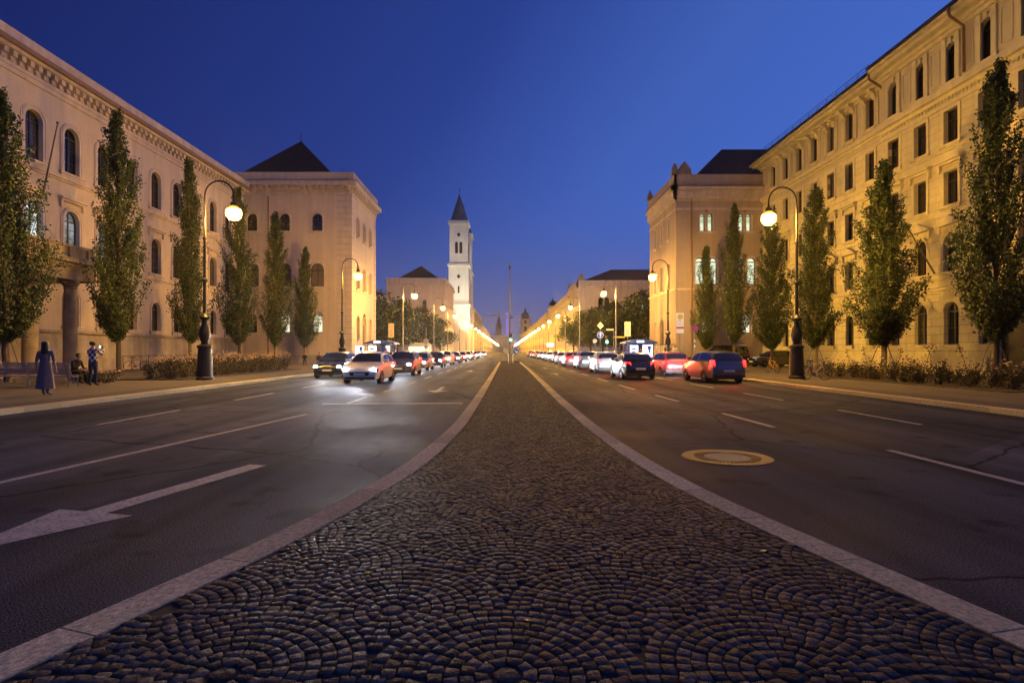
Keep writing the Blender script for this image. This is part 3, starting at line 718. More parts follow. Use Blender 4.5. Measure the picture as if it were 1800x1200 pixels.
def corner_right():
    x0, x1, y0, y1 = 18.5, 34.0, 62.0, 73.4
    t = thing('dark_hip_roof_building', 'cream corner building on the right with dark hipped roof and lit paired windows', 'building', (x0 + 8, y0 + 5, 0))
    S = Wall(0, y0, 0); Wt = Wall(x0, 0, R(-90))          # west face: u = -y
    pairs = [21.8, 26.0]; axw = [-64.8, -67.7, -70.6]; os_ = []; ow = []
    for p in pairs:
        for d in (-.42, .42): os_.append((p + d, .56, 14.6, 1.95, True))
        for d in (-.72, .72): os_.append((p + d, .95, 8.8, 2.95, True))
        os_.append((p + .1, 1.2, 3.5, 2.1, True))
    for i, u in enumerate(axw):
        ow += [(u, .8, 14.2, 2.3, True), (u, 1.0, 8.6, 2.9, True), (u, .6, 2.9, 2.2, False) if i != 1 else (u, 2.0, .12, 5.2, True)]
    b = MB(); facade(b, S, x0, x1, .1, 18.3, os_, .3); facade(b, Wt, -y1, -y0, .1, 18.3, ow, .3); shell(b, x0, x1, y0, y1, .1, 18.3, ('s', 'w'))
    b.build('wall', 'plaster_cream_dimmed', t, world=True, fix=False)
    for i, p in enumerate(pairs):
        for d in (-.42, .42): window(S, p + d, .56, 14.6, 1.95, True, t, surround=.12, glass='glass_lit_green', sill=False, frame='wood_grey', mull=False, bars=0)
        for d in (-.72, .72): window(S, p + d, .95, 8.8, 2.95, True, t, surround=.16, glass='glass_lit_green', sill=False, frame='wood_grey', mull=False, bars=0)
        window(S, p + .1, 1.2, 3.5, 2.1, True, t, surround=.1, glass='glass_lit', sill=False, frame='wood_grey', mull=False, bars=0)
        b = MB(); n = 16; V = [S.p(p + .22 * math.cos(2 * PI * k / n), -.01, 16.95 + .22 * math.sin(2 * PI * k / n)) for k in range(n)]; b.prism([(0, 0)], lambda a, c, d: (0, 0, 0), 0, 0) if False else b.add(V, [tuple(range(n))]); b.build('roundel', 'sign_red', t, world=True, fix=False)
        b = MB(); S.box(b, p - .95, p + .95, -.16, .05, 14.4, 14.58); b.build('sill', 'plaster_trim', t, world=True)
    for i, u in enumerate(axw):
        window(Wt, u, .8, 14.2, 2.3, True, t, surround=.2, glass='glass_lit_green'); window(Wt, u, 1.0, 8.6, 2.9, True, t, surround=.22, glass='shutter_wood')
        if i != 1: window(Wt, u, .6, 2.9, 2.2, False, t, surround=.12, glass='shutter_wood', sill=False)
        else:
            b = MB(); o = outline(2.0, 5.2, True); b.add([Wt.p(u + a, .28, .12 + c) for a, c in o], [tuple(range(len(o)))]); b.build('door', 'shutter_wood', t, world=True, fix=False)
    for W, a, c, q0, q1 in ((S, x0, x1, 1, 0), (Wt, -y1, -y0, 0, 1)):
        cornice(W, a, c, [(16.9, 17.15, .06), (17.9, 18.1, .10), (18.104, 19.0, .32), (19.004, 19.35, .62)], t, 'plaster_trim', q0, q1)
        cornice(W, a, c, [(19.354, 19.44, .66)], t, 'roof_metal', q0, q1, 'gutter')
        cornice(W, a, c, [(19.444, 20.75, .22)], t, 'plaster_cream_dimmed', q0, q1, 'parapet')
        cornice(W, a, c, [(8.2, 8.4, .14)], t, 'plaster_trim', q0, q1, 'string_course')
        cornice(W, a, c, [(.1, 2.2, .10)], t, 'plinth_stone', q0, q1, 'plinth')
    b = MB(); b.box(x0 - .2, x1, y0 - .2, y1, 20.2, 20.5); b.build('roof_deck', 'roof_metal', t, world=True)
    hip_roof(t, 20.6, 46.0, y0 + .8, y1 - .4, 20.5, 25.6)
    for (gx, gy, w) in ((x0 + .9, y0 - .1, 1.5), (x0 - .05, y0 + .2, .7), (x0 - .05, y1 - .5, .7)):
        b = MB(); pr = [(-w / 2, 0), (w / 2, 0), (w / 2, .45), (w * .28, 1.0), (0, 1.45), (-w * .28, 1.0), (-w / 2, .45)]
        b.prism(pr, lambda a, c, d: (gx + a, gy + d, 20.75 + c), 0, .5); b.build('corner_acroterion', 'stone_weathered', t, world=True)
    drainpipe(t, [(20.15, y0 - .1, 18.2), (20.15, y0 - .1, .3)], .09)
corner_right()

# ---- right tall apartment-like office building
def right_hall():
    x = 27.9; ya, ym, yb = 10.0, 41.6, 61.9
    t = thing('tall_yellow_building', 'tall yellow plaster building on the right with five rows of windows and jutting eaves', 'building', (x, 36, 0))
    Wn = Wall(x - .45, 0, R(-90)); Wf = Wall(x, 0, R(-90))
    near = [40.3 - 2.6 * k for k in range(0, 11)]; far = [43.6 + 2.64 * k for k in range(7)]
    on = []; of = []
    door = 30.6
    for y in near:
        on += [(-y, 1.05, 18.2, 2.35, True), (-y, 1.1, 14.4, 2.1, False), (-y, 1.1, 10.6, 2.1, False), (-y, 1.15, 6.5, 2.35, True)]
        if abs(y - door) > 1.7: on.append((-y, 1.15, 1.95, 2.65, True))
    on.append((-door, 2.6, .12, 4.6, True))
    for y in far:
        of += [(-y, 1.0, 18.6, 2.3, False), (-y, 1.05, 14.6, 2.2, False), (-y, 1.05, 10.5, 2.2, False), (-y, 1.1, 6.5, 2.3, True), (-y, 1.05, 2.0, 2.45, True)]
    b = MB(); facade(b, Wn, -ym, -ya, 5.6, 17.2, [o for o in on if 5.6 < o[2] < 17], .34)
    facade(b, Wf, -yb, -ym, 5.6, 17.2, [o for o in of if 5.6 < o[2] < 17], .34)
    b.build('wall', 'plaster_ashlar', t, world=True, fix=False)
    b = MB(); facade(b, Wn, -ym, -ya, .1, 5.6, [o for o in on if o[2] < 5.6], .34); facade(b, Wf, -yb, -ym, .1, 5.6, [o for o in of if o[2] < 5.6], .34)
    b.build('rusticated_ground_floor', 'plaster_rusticated', t, world=True, fix=False)
    b = MB(); facade(b, Wn, -ym, -ya, 17.2, 21.4, [o for o in on if o[2] > 17], .34); facade(b, Wf, -yb, -ym, 17.2, 21.4, [o for o in of if o[2] > 17], .34)
    b.add([(x - .45, ym, .1), (x, ym, .1), (x, ym, 21.4), (x - .45, ym, 21.4)], [(0, 1, 2, 3)])
    shell(b, x, x + 14, ya, yb, .1, 21.4, ('w',)); b.build('attic_wall', 'plaster_yellow', t, world=True, fix=False)
    k_ = dict(trim='trim_yellow', bars=0)
    for y in near:
        window(Wn, -y, 1.05, 18.2, 2.35, True, t, surround=.20, keystone=True, **k_)
        window(Wn, -y, 1.1, 14.4, 2.1, False, t, surround=.2, **k_)
        window(Wn, -y, 1.1, 10.6, 2.1, False, t, surround=.2, hood='flat', **k_)
        window(Wn, -y, 1.15, 6.5, 2.35, True, t, surround=.2, hood='gable', **k_)
        if abs(y - door) > 1.7: window(Wn, -y, 1.15, 1.95, 2.65, True, t, surround=.0, trim='trim_yellow', bars=1, frame='wood_grey')
    for y in far:
        window(Wf, -y, 1.0, 18.6, 2.3, False, t, surround=.12, **k_); window(Wf, -y, 1.05, 14.6, 2.2, False, t, surround=.2, **k_)
        window(Wf, -y, 1.05, 10.5, 2.2, False, t, surround=.2, hood='flat', **k_); window(Wf, -y, 1.1, 6.5, 2.3, True, t, surround=.2, hood='gable', **k_)
        window(Wf, -y, 1.05, 2.0, 2.45, True, t, surround=.0, **k_)
    o = outline(2.6, 4.6, True); b = MB(); b.add([Wn.p(-door + a, .33, .12 + c) for a, c in o], [tuple(range(len(o)))]); b.build('door', 'wood_dark', t, world=True, fix=False)
    pm = MB(); pm.box(-.17, .17, -.09, .01, 18.0, 21.0); pm = pm.mesh('pilaster', 'trim_yellow')
    qm = MB(); qm.box(-.14, .14, -.07, .01, 18.5, 21.1); qm = qm.mesh('pilaster', 'trim_yellow')
    fm = MB(); o0 = [(-.38, 18.5), (.38, 18.5), (.38, 20.6), (-.38, 20.6)]; o1 = [(-.32, 18.56), (.32, 18.56), (.32, 20.54), (-.32, 20.54)]; V = []
    for (a_, c_), (a1, c1) in zip(o0, o1): V += [(a_, 0, c_), (a_, -.03, c_), (a1, -.03, c1), (a1, 0, c1)]
    fm.add(V, [(4 * k + j, 4 * k + j + 1, (4 * k + 5 + j) % 16, (4 * k + 4 + j) % 16) for k in range(4) for j in range(3)]); fm = fm.mesh('wall_panel', 'trim_yellow')
    L0 = Vector(t.location)
    for y in near[:-1]:
        for du in (.52, 2.08): link('pilaster', pm, t, loc=Vector(Wn.p(-(y - du), 0, 0)) - L0, rotz=Wn.rot)
        link('wall_panel', fm, t, loc=Vector(Wn.p(-(y - 1.3), 0, 0)) - L0, rotz=Wn.rot)
    for y in far:
        for du in (-.85, .85): link('pilaster', qm, t, loc=Vector(Wf.p(-(y + du), 0, 0)) - L0, rotz=Wf.rot)
    cornice(Wn, -ym, -ya, [(17.25, 17.5, .15), (17.504, 17.85, .42), (17.854, 18.0, .28), (16.75, 16.95, .08)], t, 'trim_yellow', 1, 0)
    corbels(Wn, -ym, -ya, 16.954, 17.246, .12, .28, t, 'trim_yellow', .14, 'dentil_frieze')
    cornice(Wf, -yb, -ym, [(17.6, 17.8, .12), (17.804, 18.1, .28)], t, 'trim_yellow', 1, 0)
    for W, a, c in ((Wn, -ym, -ya), (Wf, -yb, -ym)):
        q = 1 if W is Wf else 0
        cornice(W, a, c, [(21.05, 21.3, .18), (21.304, 21.55, .35), (21.554, 21.8, .80), (21.804, 22.0, 1.05)], t, 'trim_yellow', q, 0, 'eaves')
        cornice(W, a, c, [(22.004, 22.2, 1.18)], t, 'roof_metal', q, 0, 'gutter')
        cornice(W, a, c, [(5.35, 5.55, .12), (5.554, 5.75, .24), (6.1, 6.3, .15)], t, 'trim_yellow', q, 0, 'string_course')
        cornice(W, a, c, [(9.95, 10.15, .10)], t, 'trim_yellow', q, 0, 'string_course')
        cornice(W, a, c, [(13.95, 14.10, .08)], t, 'trim_yellow', q, 0, 'string_course')
    bm_ = MB(); bm_.prism([(0, 20.55), (0, 21.3), (-.62, 21.3), (-.6, 21.1), (-.3, 20.95), (-.15, 20.6)], lambda a, c, d: (d, a, c), -.2, .2); bm_ = bm_.mesh('eaves_bracket', 'trim_yellow')
    for y in far:
        for du in (-.62, .62): link('eaves_bracket', bm_, t, loc=Vector(Wf.p(-(y + du), 0, 0)) - L0, rotz=Wf.rot)
    b = MB(); Wn.box(b, -ym, -door - 1.75, -.16, .02, .1, 1.25); Wn.box(b, -door + 1.75, -ya, -.16, .02, .1, 1.25); Wf.box(b, -yb, -ym - .17, -.16, .02, .1, 1.25); b.build('plinth', 'trim_yellow', t, world=True)
    for y in near + far:          # arch ring of each ground floor window
        W, uw, z, h = (Wn, 1.15, 1.95, 2.65) if y < ym else (Wf, 1.05, 2.0, 2.45)
        if abs(y - door) < 1.7: continue
        b = MB(); n = 18; r0, r1 = uw / 2 + .03, uw / 2 + .5; zc = z + h - uw / 2; q = []
        for k in range(n + 1): q.append((r0 * math.cos(PI * k / n), r0 * math.sin(PI * k / n)))
        for k in range(n, -1, -1):
            rr = r1 + (.12 if k % 2 else 0); q.append((rr * math.cos(PI * k / n), rr * math.sin(PI * k / n)))
        b.prism(q, lambda a, c, d: W.p(-y + a, d, zc + c), -.05, .0); b.build('arch_ring', 'trim_yellow', t, world=True)
    b = MB(); b.add([(x - 1.4, ya, 22.1), (x + 7, ya, 25.4), (x + 7, yb + .8, 25.4), (x - 1.2, yb + .8, 22.1), (x + 15, ya, 22.1), (x + 15, yb + .8, 22.1)], [(0, 1, 2, 3), (1, 4, 5, 2), (3, 2, 5), (0, 4, 1)]); b.build('roof', 'roof_metal', t, world=True)
    b = MB(); xr = x - 1.0
    b.tube([(xr, ym + .6, 22.75), (xr, yb, 22.75)], .022, 6); b.tube([(xr, ym + .6, 22.5), (xr, yb, 22.5)], .016, 6)
    for k in range(15): yy = ym + .6 + (yb - ym - .6) * k / 14; b.tube([(xr, yy, 22.15), (xr, yy, 22.75)], .016, 5)
    b.build('snow_guard', 'iron_dark', t, world=True)
    drainpipe(t, [(x - 1.3, ym + .25, 22.0), (x - 1.2, ym + .25, 21.5), (x - .25, ym + .25, 20.9), (x - .14, ym + .25, 20.5), (x - .14, ym + .25, .3)], .085)
    drainpipe(t, [(x - 1.6, 33.9, 22.0), (x - 1.5, 33.9, 21.5), (x - .65, 33.9, 20.9), (x - .62, 33.9, 18.2)], .085)
    f = MB(); f.tube([(x - .5, 36.4, 6.5), (x - 2.9, 36.4, 10.6)], [.055, .03], 8); f.build('flagpole', 'wood_grey', t, world=True)
right_hall()

# ------------------------------------------------------------------ street lamps
def make_lamp(kind, side, loc, label, group):
    t = thing('street_lamp', label, 'street lamp', loc, 0 if side < 0 else PI, group)     # arm points along local +x
    if kind == 'old':
        b = MB(); b.lathe([(.42, 0), (.42, .12), (.36, .16), (.34, 1.0), (.31, 1.55), (.36, 1.6), (.36, 1.7), (.24, 1.76)], 12); b.build('pedestal', 'iron_dark', t, smooth=True)
        b = MB(); b.lathe([(.20, 1.762), (.16, 1.85), (.22, 2.0), (.27, 2.25), (.22, 2.55), (.14, 2.75), (.13, 2.95), (.25, 3.05), (.27, 3.12), (.2, 3.2), (.11, 3.3)], 16); b.build('cast_base', 'iron_dark', t, smooth=True)
        b = MB(); b.lathe([(.085, 3.302), (.08, 4.85), (.14, 4.9), (.14, 5.0), (.07, 5.06), (.065, 6.95), (.1, 7.0), (.1, 7.06), (.055, 7.1), (.05, 9.0)], 12); b.build('mast', 'iron_dark', t, smooth=True)
        b = MB(); pts = [(0, 0, 8.9), (0, 0, 9.15)] + [(.72 - .72 * math.cos(PI * k / 14), 0, 9.15 + .74 * math.sin(PI * k / 14)) for k in range(1, 15)] + [(1.44, 0, 9.0)]
        b.tube(pts, .038, 8); b.build('gooseneck_arm', 'iron_dark', t, smooth=True); dz = 0
    else:
        b = MB(); b.lathe([(.16, 0), (.16, 1.1), (.11, 1.2), (.10, 3.6), (.13, 3.62), (.13, 3.7), (.08, 3.75), (.06, 9.1)], 12); b.build('mast', 'steel_grey', t, smooth=True)
        b = MB(); pts = [(0, 0, 9.0), (0, 0, 9.3)] + [(.72 - .72 * math.cos(PI * k / 12), 0, 9.3 + .6 * math.sin(PI * k / 12)) for k in range(1, 13)] + [(1.44, 0, 9.0)]
        b.tube(pts, .034, 8); b.build('gooseneck_arm', 'steel_grey', t, smooth=True)
    b = MB(); b.lathe([(.05, 9.0), (.06, 8.88), (.15, 8.80), (.17, 8.72), (.16, 8.66)], 18, (1.44, 0, 0)); b.build('lantern_cap', 'iron_dark', t, smooth=True)
    b = MB(); n = 9; r = .38; b.lathe([(r * math.sin(PI * (k + 1.1) / (n + 1.1)), 8.28 + r * math.cos(PI * (k + 1.1) / (n + 1.1))) for k in range(n)] + [(.02, 8.28 - r)], 18, (1.44, 0, 0)); g = b.build('lantern_globe', 'globe_glow_glass', t, smooth=True)
    b = MB(); b.lathe([(.05, 8.64), (.18, 8.60), (.30, 8.50), (.34, 8.44), (.32, 8.44), (.17, 8.58)], 16, (1.44, 0, 0)); b.build('reflector', 'steel_light', g, smooth=True)
    b = MB(); n = 6; r = .14; b.lathe([(r * math.sin(PI * (k + .3) / (n + .3)), 8.28 + r * math.cos(PI * (k + .3) / (n + .3))) for k in range(n)] + [(.02, 8.28 - r)], 10, (1.44, 0, 0)); b.build('bulb', 'lamp_glow', g, smooth=True)
    return t
def lamps():
    G = 'lamps along the left side of the street'; G2 = 'lamps along the right side of the street'
    l0 = make_lamp('old', -1, (-15.0, 28.3, .12), 'lit ornate lamp on the left rising beside the rose bushes, nearest on that side', G)
    dup(l0, (-15.0, 52, .12), 0, 'lit ornate lamp on the left in front of the pyramid roof building corner', G)
    dup(l0, (15.0, 29.4, .12), PI, 'lit ornate lamp on the right in front of the poplars, nearest on that side', G2)
    dup(l0, (15.0, 52.8, .12), PI, 'lit ornate lamp on the right in front of the hip roof building corner', G2)
    m = make_lamp('new', -1, (-12.9, 71, .12), 'lit slender lamp on the left just past the pyramid roof building', G)
    for i in range(1, 29):
        y = 91 + 21.5 * (i - 1)
        lab = f'lit slender lamp on the left, {ORD[i]} in the row past the pyramid roof building' if i < 7 else 'small far lit lamp in the merging row on the left'
        dup(m, (-11.0 if i > 2 else -11.6, y, .12), 0, lab, G if i < 7 else 'far lamps merging into a line on the left')
    for i in range(0, 29):
        y = 68 + 22 * i
        lab = f'lit slender lamp on the right, {ORD[i]} in the row past the hip roof building' if i < 7 else 'small far lit lamp in the merging row on the right'
        dup(m, (13.1 if i == 0 else 11.6, y, .12), PI, lab, G2 if i < 7 else 'far lamps merging into a line on the right')
lamps()

# ------------------------------------------------------------------ trees
def leaves_mesh(name, P, Nn, size, m, seed):
    rs = np.random.RandomState(seed); n = len(P)
    a = rs.normal(size=(n, 3)); a /= np.linalg.norm(a, axis=1)[:, None]
    nn = Nn * .6 + rs.normal(size=(n, 3)) * .7; nn /= np.linalg.norm(nn, axis=1)[:, None]
    u = np.cross(nn, a); u /= np.linalg.norm(u, axis=1)[:, None] + 1e-9; v = np.cross(nn, u)
    s = size * (.7 + .6 * rs.rand(n))[:, None]
    V = np.empty((n * 4, 3)); V[0::4] = P - u * s * .5; V[1::4] = P + v * s * .36 - u * s * .1; V[2::4] = P + u * s * .6; V[3::4] = P - v * s * .36 - u * s * .1
    me = bpy.data.meshes.new(name); me.vertices.add(n * 4); me.vertices.foreach_set('co', V.ravel())
    me.loops.add(n * 4); me.loops.foreach_set('vertex_index', np.arange(n * 4)); me.polygons.add(n); me.polygons.foreach_set('loop_start', np.arange(n) * 4)
    me.materials.append(MATS[m]); me.update(calc_edges=True); return me
def poplar_meshes(seed, H, Rc, zb=2.3, nb=150, per=215, size=.128):
    rs = np.random.RandomState(seed); b = MB(); P = []; Nn = []
    lean = (rs.rand(2) - .5) * .35
    b.tube([(lean[0] * k / 9 + rs.normal() * .03, lean[1] * k / 9 + rs.normal() * .03, H * .94 * k / 9) for k in range(10)], [.17 - .155 * (k / 9) ** .8 for k in range(10)], 9)
    for i in range(nb):
        t = ((i + rs.rand()) / nb) ** 1.0
        prof = Rc * min(1, (t / .24 + .08) ** .75) if t < .24 else Rc * (max(0, 1 - (t - .24) / .78)) ** .72 + .10
        zt = zb + (H - zb) * t; r = prof * (rs.uniform(.35, 1.0) if rs.rand() > .16 else rs.uniform(1.0, 1.28))
        az = rs.rand() * 2 * PI; l = r * rs.uniform(1.5, 2.4) + .4; z0 = max(zb - .35, zt - l)
        p0 = np.array([lean[0] * z0 / H, lean[1] * z0 / H, z0]); p3 = np.array([r * math.cos(az) + lean[0] * t, r * math.sin(az) + lean[1] * t, zt]); pm = (p0 + p3) / 2 + np.array([math.cos(az), math.sin(az), 0]) * r * .16
        b.tube([tuple(p0), tuple(pm), tuple(p3)], [.035, .022, .006], 4, cap=False)
        k = int(per * (.45 + r / Rc * .75)); s = rs.rand(k) ** .7 * .92 + .12
        s = s[:, None]; q = (1 - s) ** 2 * p0 + 2 * s * (1 - s) * pm + s ** 2 * p3
        sp = .07 + .10 * (1 - np.abs(s - .6)); q = q + rs.normal(size=(k, 3)) * sp * (.55 + r / Rc * .55)
        P.append(q); o = q.copy(); o[:, 2] *= 0; o[:, 2] += .6; Nn.append(o / (np.linalg.norm(o, axis=1)[:, None] + 1e-6))
    P = np.concatenate(P); Nn = np.concatenate(Nn); ok = P[:, 2] > zb - .5; P = P[ok]; Nn = Nn[ok]
    return b, leaves_mesh('crown', P, Nn, size, 'poplar_leaf', seed)
def poplars():
    var = []
    for seed, H, Rc, bk in ((11, 14.6, 2.15, 'bark'), (12, 15.6, 2.0, 'bark'), (13, 15.4, 1.75, 'bark_pale'), (14, 13.6, 1.9, 'bark_pale')):
        b, cr = poplar_meshes(seed, H, Rc); var.append((H, b.mesh('trunk', bk, True), cr))
    G = 'columnar poplars on the left'; G2 = 'columnar poplars on the right'
    T = [(-23, 26.2, 0, 13.4, .95, 'dark poplar in front of the portico, leftmost tree', G), (-23, 33.7, 1, 15.7, .96, 'tall broad poplar between portico and lamp, second from the left', G),
         (-23, 41.4, 2, 15.5, .86, 'slim poplar just left of the nearest left lamp post', G), (-23, 49, 1, 15.6, .98, 'poplar behind the glowing globe of the nearest left lamp', G),
         (-23.1, 57, 2, 15.4, 1.0, 'dark poplar in front of the left lit window of the pyramid roof building', G), (-23, 64.9, 3, 13.3, .95, 'short slim poplar nearest the pyramid roof building corner, smallest on the left', G),
         (21, 24.5, 0, 13.9, .86, 'tall dark poplar at the right edge against the yellow wall, rightmost tree', G2), (21, 31.7, 3, 12.0, 1.12, 'bright leafy poplar before the drainpipe of the yellow building, second from the right', G2),
         (21, 38.7, 2, 12.5, 1.0, 'golden slim poplar just right of the nearest right lamp post', G2), (21, 45, 1, 12.6, 1.0, 'poplar behind the glowing globe of the nearest right lamp', G2),
         (21, 52.5, 3, 15.0, .92, 'tall pointed poplar in front of the lit paired windows, second from the street corner', G2), (20.9, 59.4, 0, 12.4, .80, 'small dark poplar nearest the hip roof building corner, leftmost on the right', G2)]
    for i, (x, y, k, H, wd, lab, g) in enumerate(T):
        h0, tm, cm = var[k]
        t = thing('poplar_tree', lab, 'tree', (x, y, .12), i * 2.3, g); t.scale = (wd * .92, wd * .92, H / h0)
        link('trunk', tm, t); link('crown', cm, t)
        if i in (0, 5, 6, 7, 8):
            for j in range(3):
                a = j * 2.1 + i; b = MB(); b.tube([(math.cos(a) * .9, math.sin(a) * .9, 0), (math.cos(a) * .1, math.sin(a) * .1, 2.4)], .022, 5); b.build('support_wire', 'wood_grey', t)
poplars()
def bushy(seed, H, Rc, n=7000, size=.32):
    rs = np.random.RandomState(seed); b = MB(); b.tube([(0, 0, 0), (.05, 0, H * .3), (0, .1, H * .75)], [.22, .17, .05], 8); P = []
    for i in range(26):
        a = rs.rand() * 2 * PI; r = Rc * math.sqrt(rs.rand()) * .8; z = H * rs.uniform(.32, .92); rr = r * (1 - ((z / H - .55) / .6) ** 2)
        c = np.array([rr * math.cos(a), rr * math.sin(a), z]); b.tube([(0, 0, max(H * .25, z - rr * 1.2 - .3)), tuple(c)], [.07, .015], 5)
        d = rs.normal(size=(n // 26, 3)); d /= np.linalg.norm(d, axis=1)[:, None]; P.append(c + d * (rs.rand(n // 26, 1) ** .45) * np.array([1, 1, .75]) * Rc * rs.uniform(.28, .45))
    P = np.concatenate(P); N_ = P - np.array([0, 0, H * .55]); N_ /= np.linalg.norm(N_, axis=1)[:, None]
    return b.mesh('trunk', 'bark', True), leaves_mesh('crown', P, N_, size, 'dark_leaf', seed)
def far_trees():
    var = [bushy(21, 10, 4.6), bushy(22, 11, 5), bushy(23, 9, 4.2)]
    S = [(-23, 92, 11.5, 'left'), (-18.5, 97, 9, 'left'), (-30, 98, 12.5, 'left'), (-21, 108, 11.5, 'left'), (-27, 116, 12, 'left'), (-17.5, 121, 10.5, 'left'), (-22, 132, 12, 'left'), (-17, 146, 10, 'left'),
         (23, 88, 11, 'right'), (18, 93, 8.5, 'right'), (29, 96, 12, 'right'), (21, 104, 11, 'right'), (26, 112, 12, 'right'), (17.5, 118, 10.5, 'right'), (22, 130, 11.5, 'right'), (16.5, 140, 10, 'right')]
    for i, (x, y, h, sd) in enumerate(S):
        k = i % 3; tm, cm = var[k]; h0 = (10, 11, 9)[k]
        t = thing('street_tree', f'dark bushy tree in the clump beyond the corner building on the {sd}', 'tree', (x, y, .12), i * 1.7, f'dark trees of the far forecourt on the {sd}')
        t.scale = (h / h0,) * 3; link('trunk', tm, t); link('crown', cm, t)
far_trees()

# ------------------------------------------------------------------ church, far street fronts, skyline
def tower_mesh(t, top_h=71.0):
    """square bell tower standing on local origin"""
    w = 4.37
    def ring(b, h0, h1, r): b.box(-r, r, -r, r, h0, h1)
    b = MB(); ring(b, 0, 21.3, w + .35); ring(b, 21.304, 38.3, w - .1); ring(b, 39.404, 56.2, w - .45); b.build('shaft', 'church_stone', t)
    b = MB(); ring(b, 21.1, 21.9, w + .7); b.build('base_cornice', 'church_stone', t)
    b = MB(); ring(b, 38.304, 38.75, w + .5); ring(b, 38.754, 39.4, w + .25); b.build('gallery', 'church_stone', t)
    b = MB(); ring(b, 56.204, 56.7, w - .05); ring(b, 56.704, 57.1, w + .30); ring(b, 57.104, 58.0, w + .1); b.build('gallery', 'church_stone', t)
    for s in (-1, 1):
        for q in (-1, 1):
            b = MB()
            for h0, h1, r in ((.5, 21.0, w + .35), (22, 38.2, w - .1), (39.5, 56.1, w - .45)):
                b.box(s * (r - .45) - .5, s * (r - .45) + .5, q * (r - .45) - .5, q * (r - .45) + .5, h0, h1)
            b.build('corner_strip', 'church_stone', t)
    b = MB(); b.lathe([(w - .3, 58.0), (w - .5, 58.6), (w * .62, 62.5), (.12, top_h - .5), (.05, top_h)], 8); b.build('spire', 'spire_stone', t)
    b = MB(); b.tube([(0, 0, top_h - .1), (0, 0, top_h + 2.2)], .09, 5); b.box(-.6, .6, -.06, .06, top_h + 1.2, top_h + 1.35); b.build('cross', 'iron_dark', t)
    def opening(name, q, W):
        b = MB(); b.add([W.p(a, -.06, c) for a, c in q], [tuple(range(len(q)))]); b.build(name, 'wood_dark', t, fix=False)
    S = Wall(0, -w + .45, 0); E = Wall(w - .45, 0, R(90))
    for W in (S, E):
        for dx in (-.95, .95): opening('belfry_window', [(dx + a, 43.8 + c) for a, c in outline(1.25, 5.0, True)], W)
        opening('diamond_window', [(0, 50.9), (.85, 51.9), (0, 52.9), (-.85, 51.9)], W)
    S = Wall(0, -w + .1, 0); E = Wall(w - .1, 0, R(90))
    for W in (S, E):
        opening('diamond_window', [(0, 32.8), (.85, 33.8), (0, 34.8), (-.85, 33.8)], W); opening('slit_window', [(-.35, 26.6), (.35, 26.6), (.35, 29.6), (-.35, 29.6)], W)
def church():
    t1 = thing('church_tower', 'tall pale floodlit church tower with pointed dark spire, front one of the pair', 'tower', (-20.6, 250, 0)); tower_mesh(t1)
    t2 = copy_tree(t1); t2.location = (-20.6, 277, 0); t2['label'] = 'pale church tower half hidden behind the front one'
    for t in (t1, t2): t['group'] = 'twin church towers'
    t = thing('church_nave', 'church front between and behind the twin towers with arched gate', 'church', (-24, 263, 0))
    b = MB(); b.box(-45, -21, 254.6, 272.4, 0, 24); b.build('wall', 'church_stone', t, world=True)
    b = MB(); b.prism([(254.6, 24), (272.4, 24), (263.5, 30)], lambda a, c, d: (d, a, c), -45, -21); b.build('roof', 'roof_tile', t, world=True)
    # floodlights that light the tower in the photograph
    for i, (p, a, e) in enumerate((((-13.5, 205, 1.0), (-20.6, 250, 36), 72000), ((-12.6, 236, 1.0), (-20.6, 252, 40), 40000))):
        f = thing('floodlight', ('floodlight on the pavement aimed at the church tower front', 'floodlight by the church tower foot aimed up its street side')[i], 'floodlight', p, 0, 'church floodlights')
        d = (Vector(a) - Vector(p)).normalized()
        b = MB(); b.tube([tuple(-d * .25), tuple(d * .05)], [.16, .24], 12); b.tube([(0, 0, -.88), (0, 0, -.1)], .04, 6); b.build('housing', 'iron_dark', f)
        l = bpy.data.lights.new('flood_beam', 'SPOT'); l.energy = e; l.color = (1, .90, .70); l.spot_size = R(58 if i else 40); l.spot_blend = .7; l.shadow_soft_size = .2
        o = bpy.data.objects.new('flood_beam', l); COL.objects.link(o); o.parent = f; o.location = d * .08; o.rotation_euler = d.to_track_quat('-Z', 'Y').to_euler()
church()
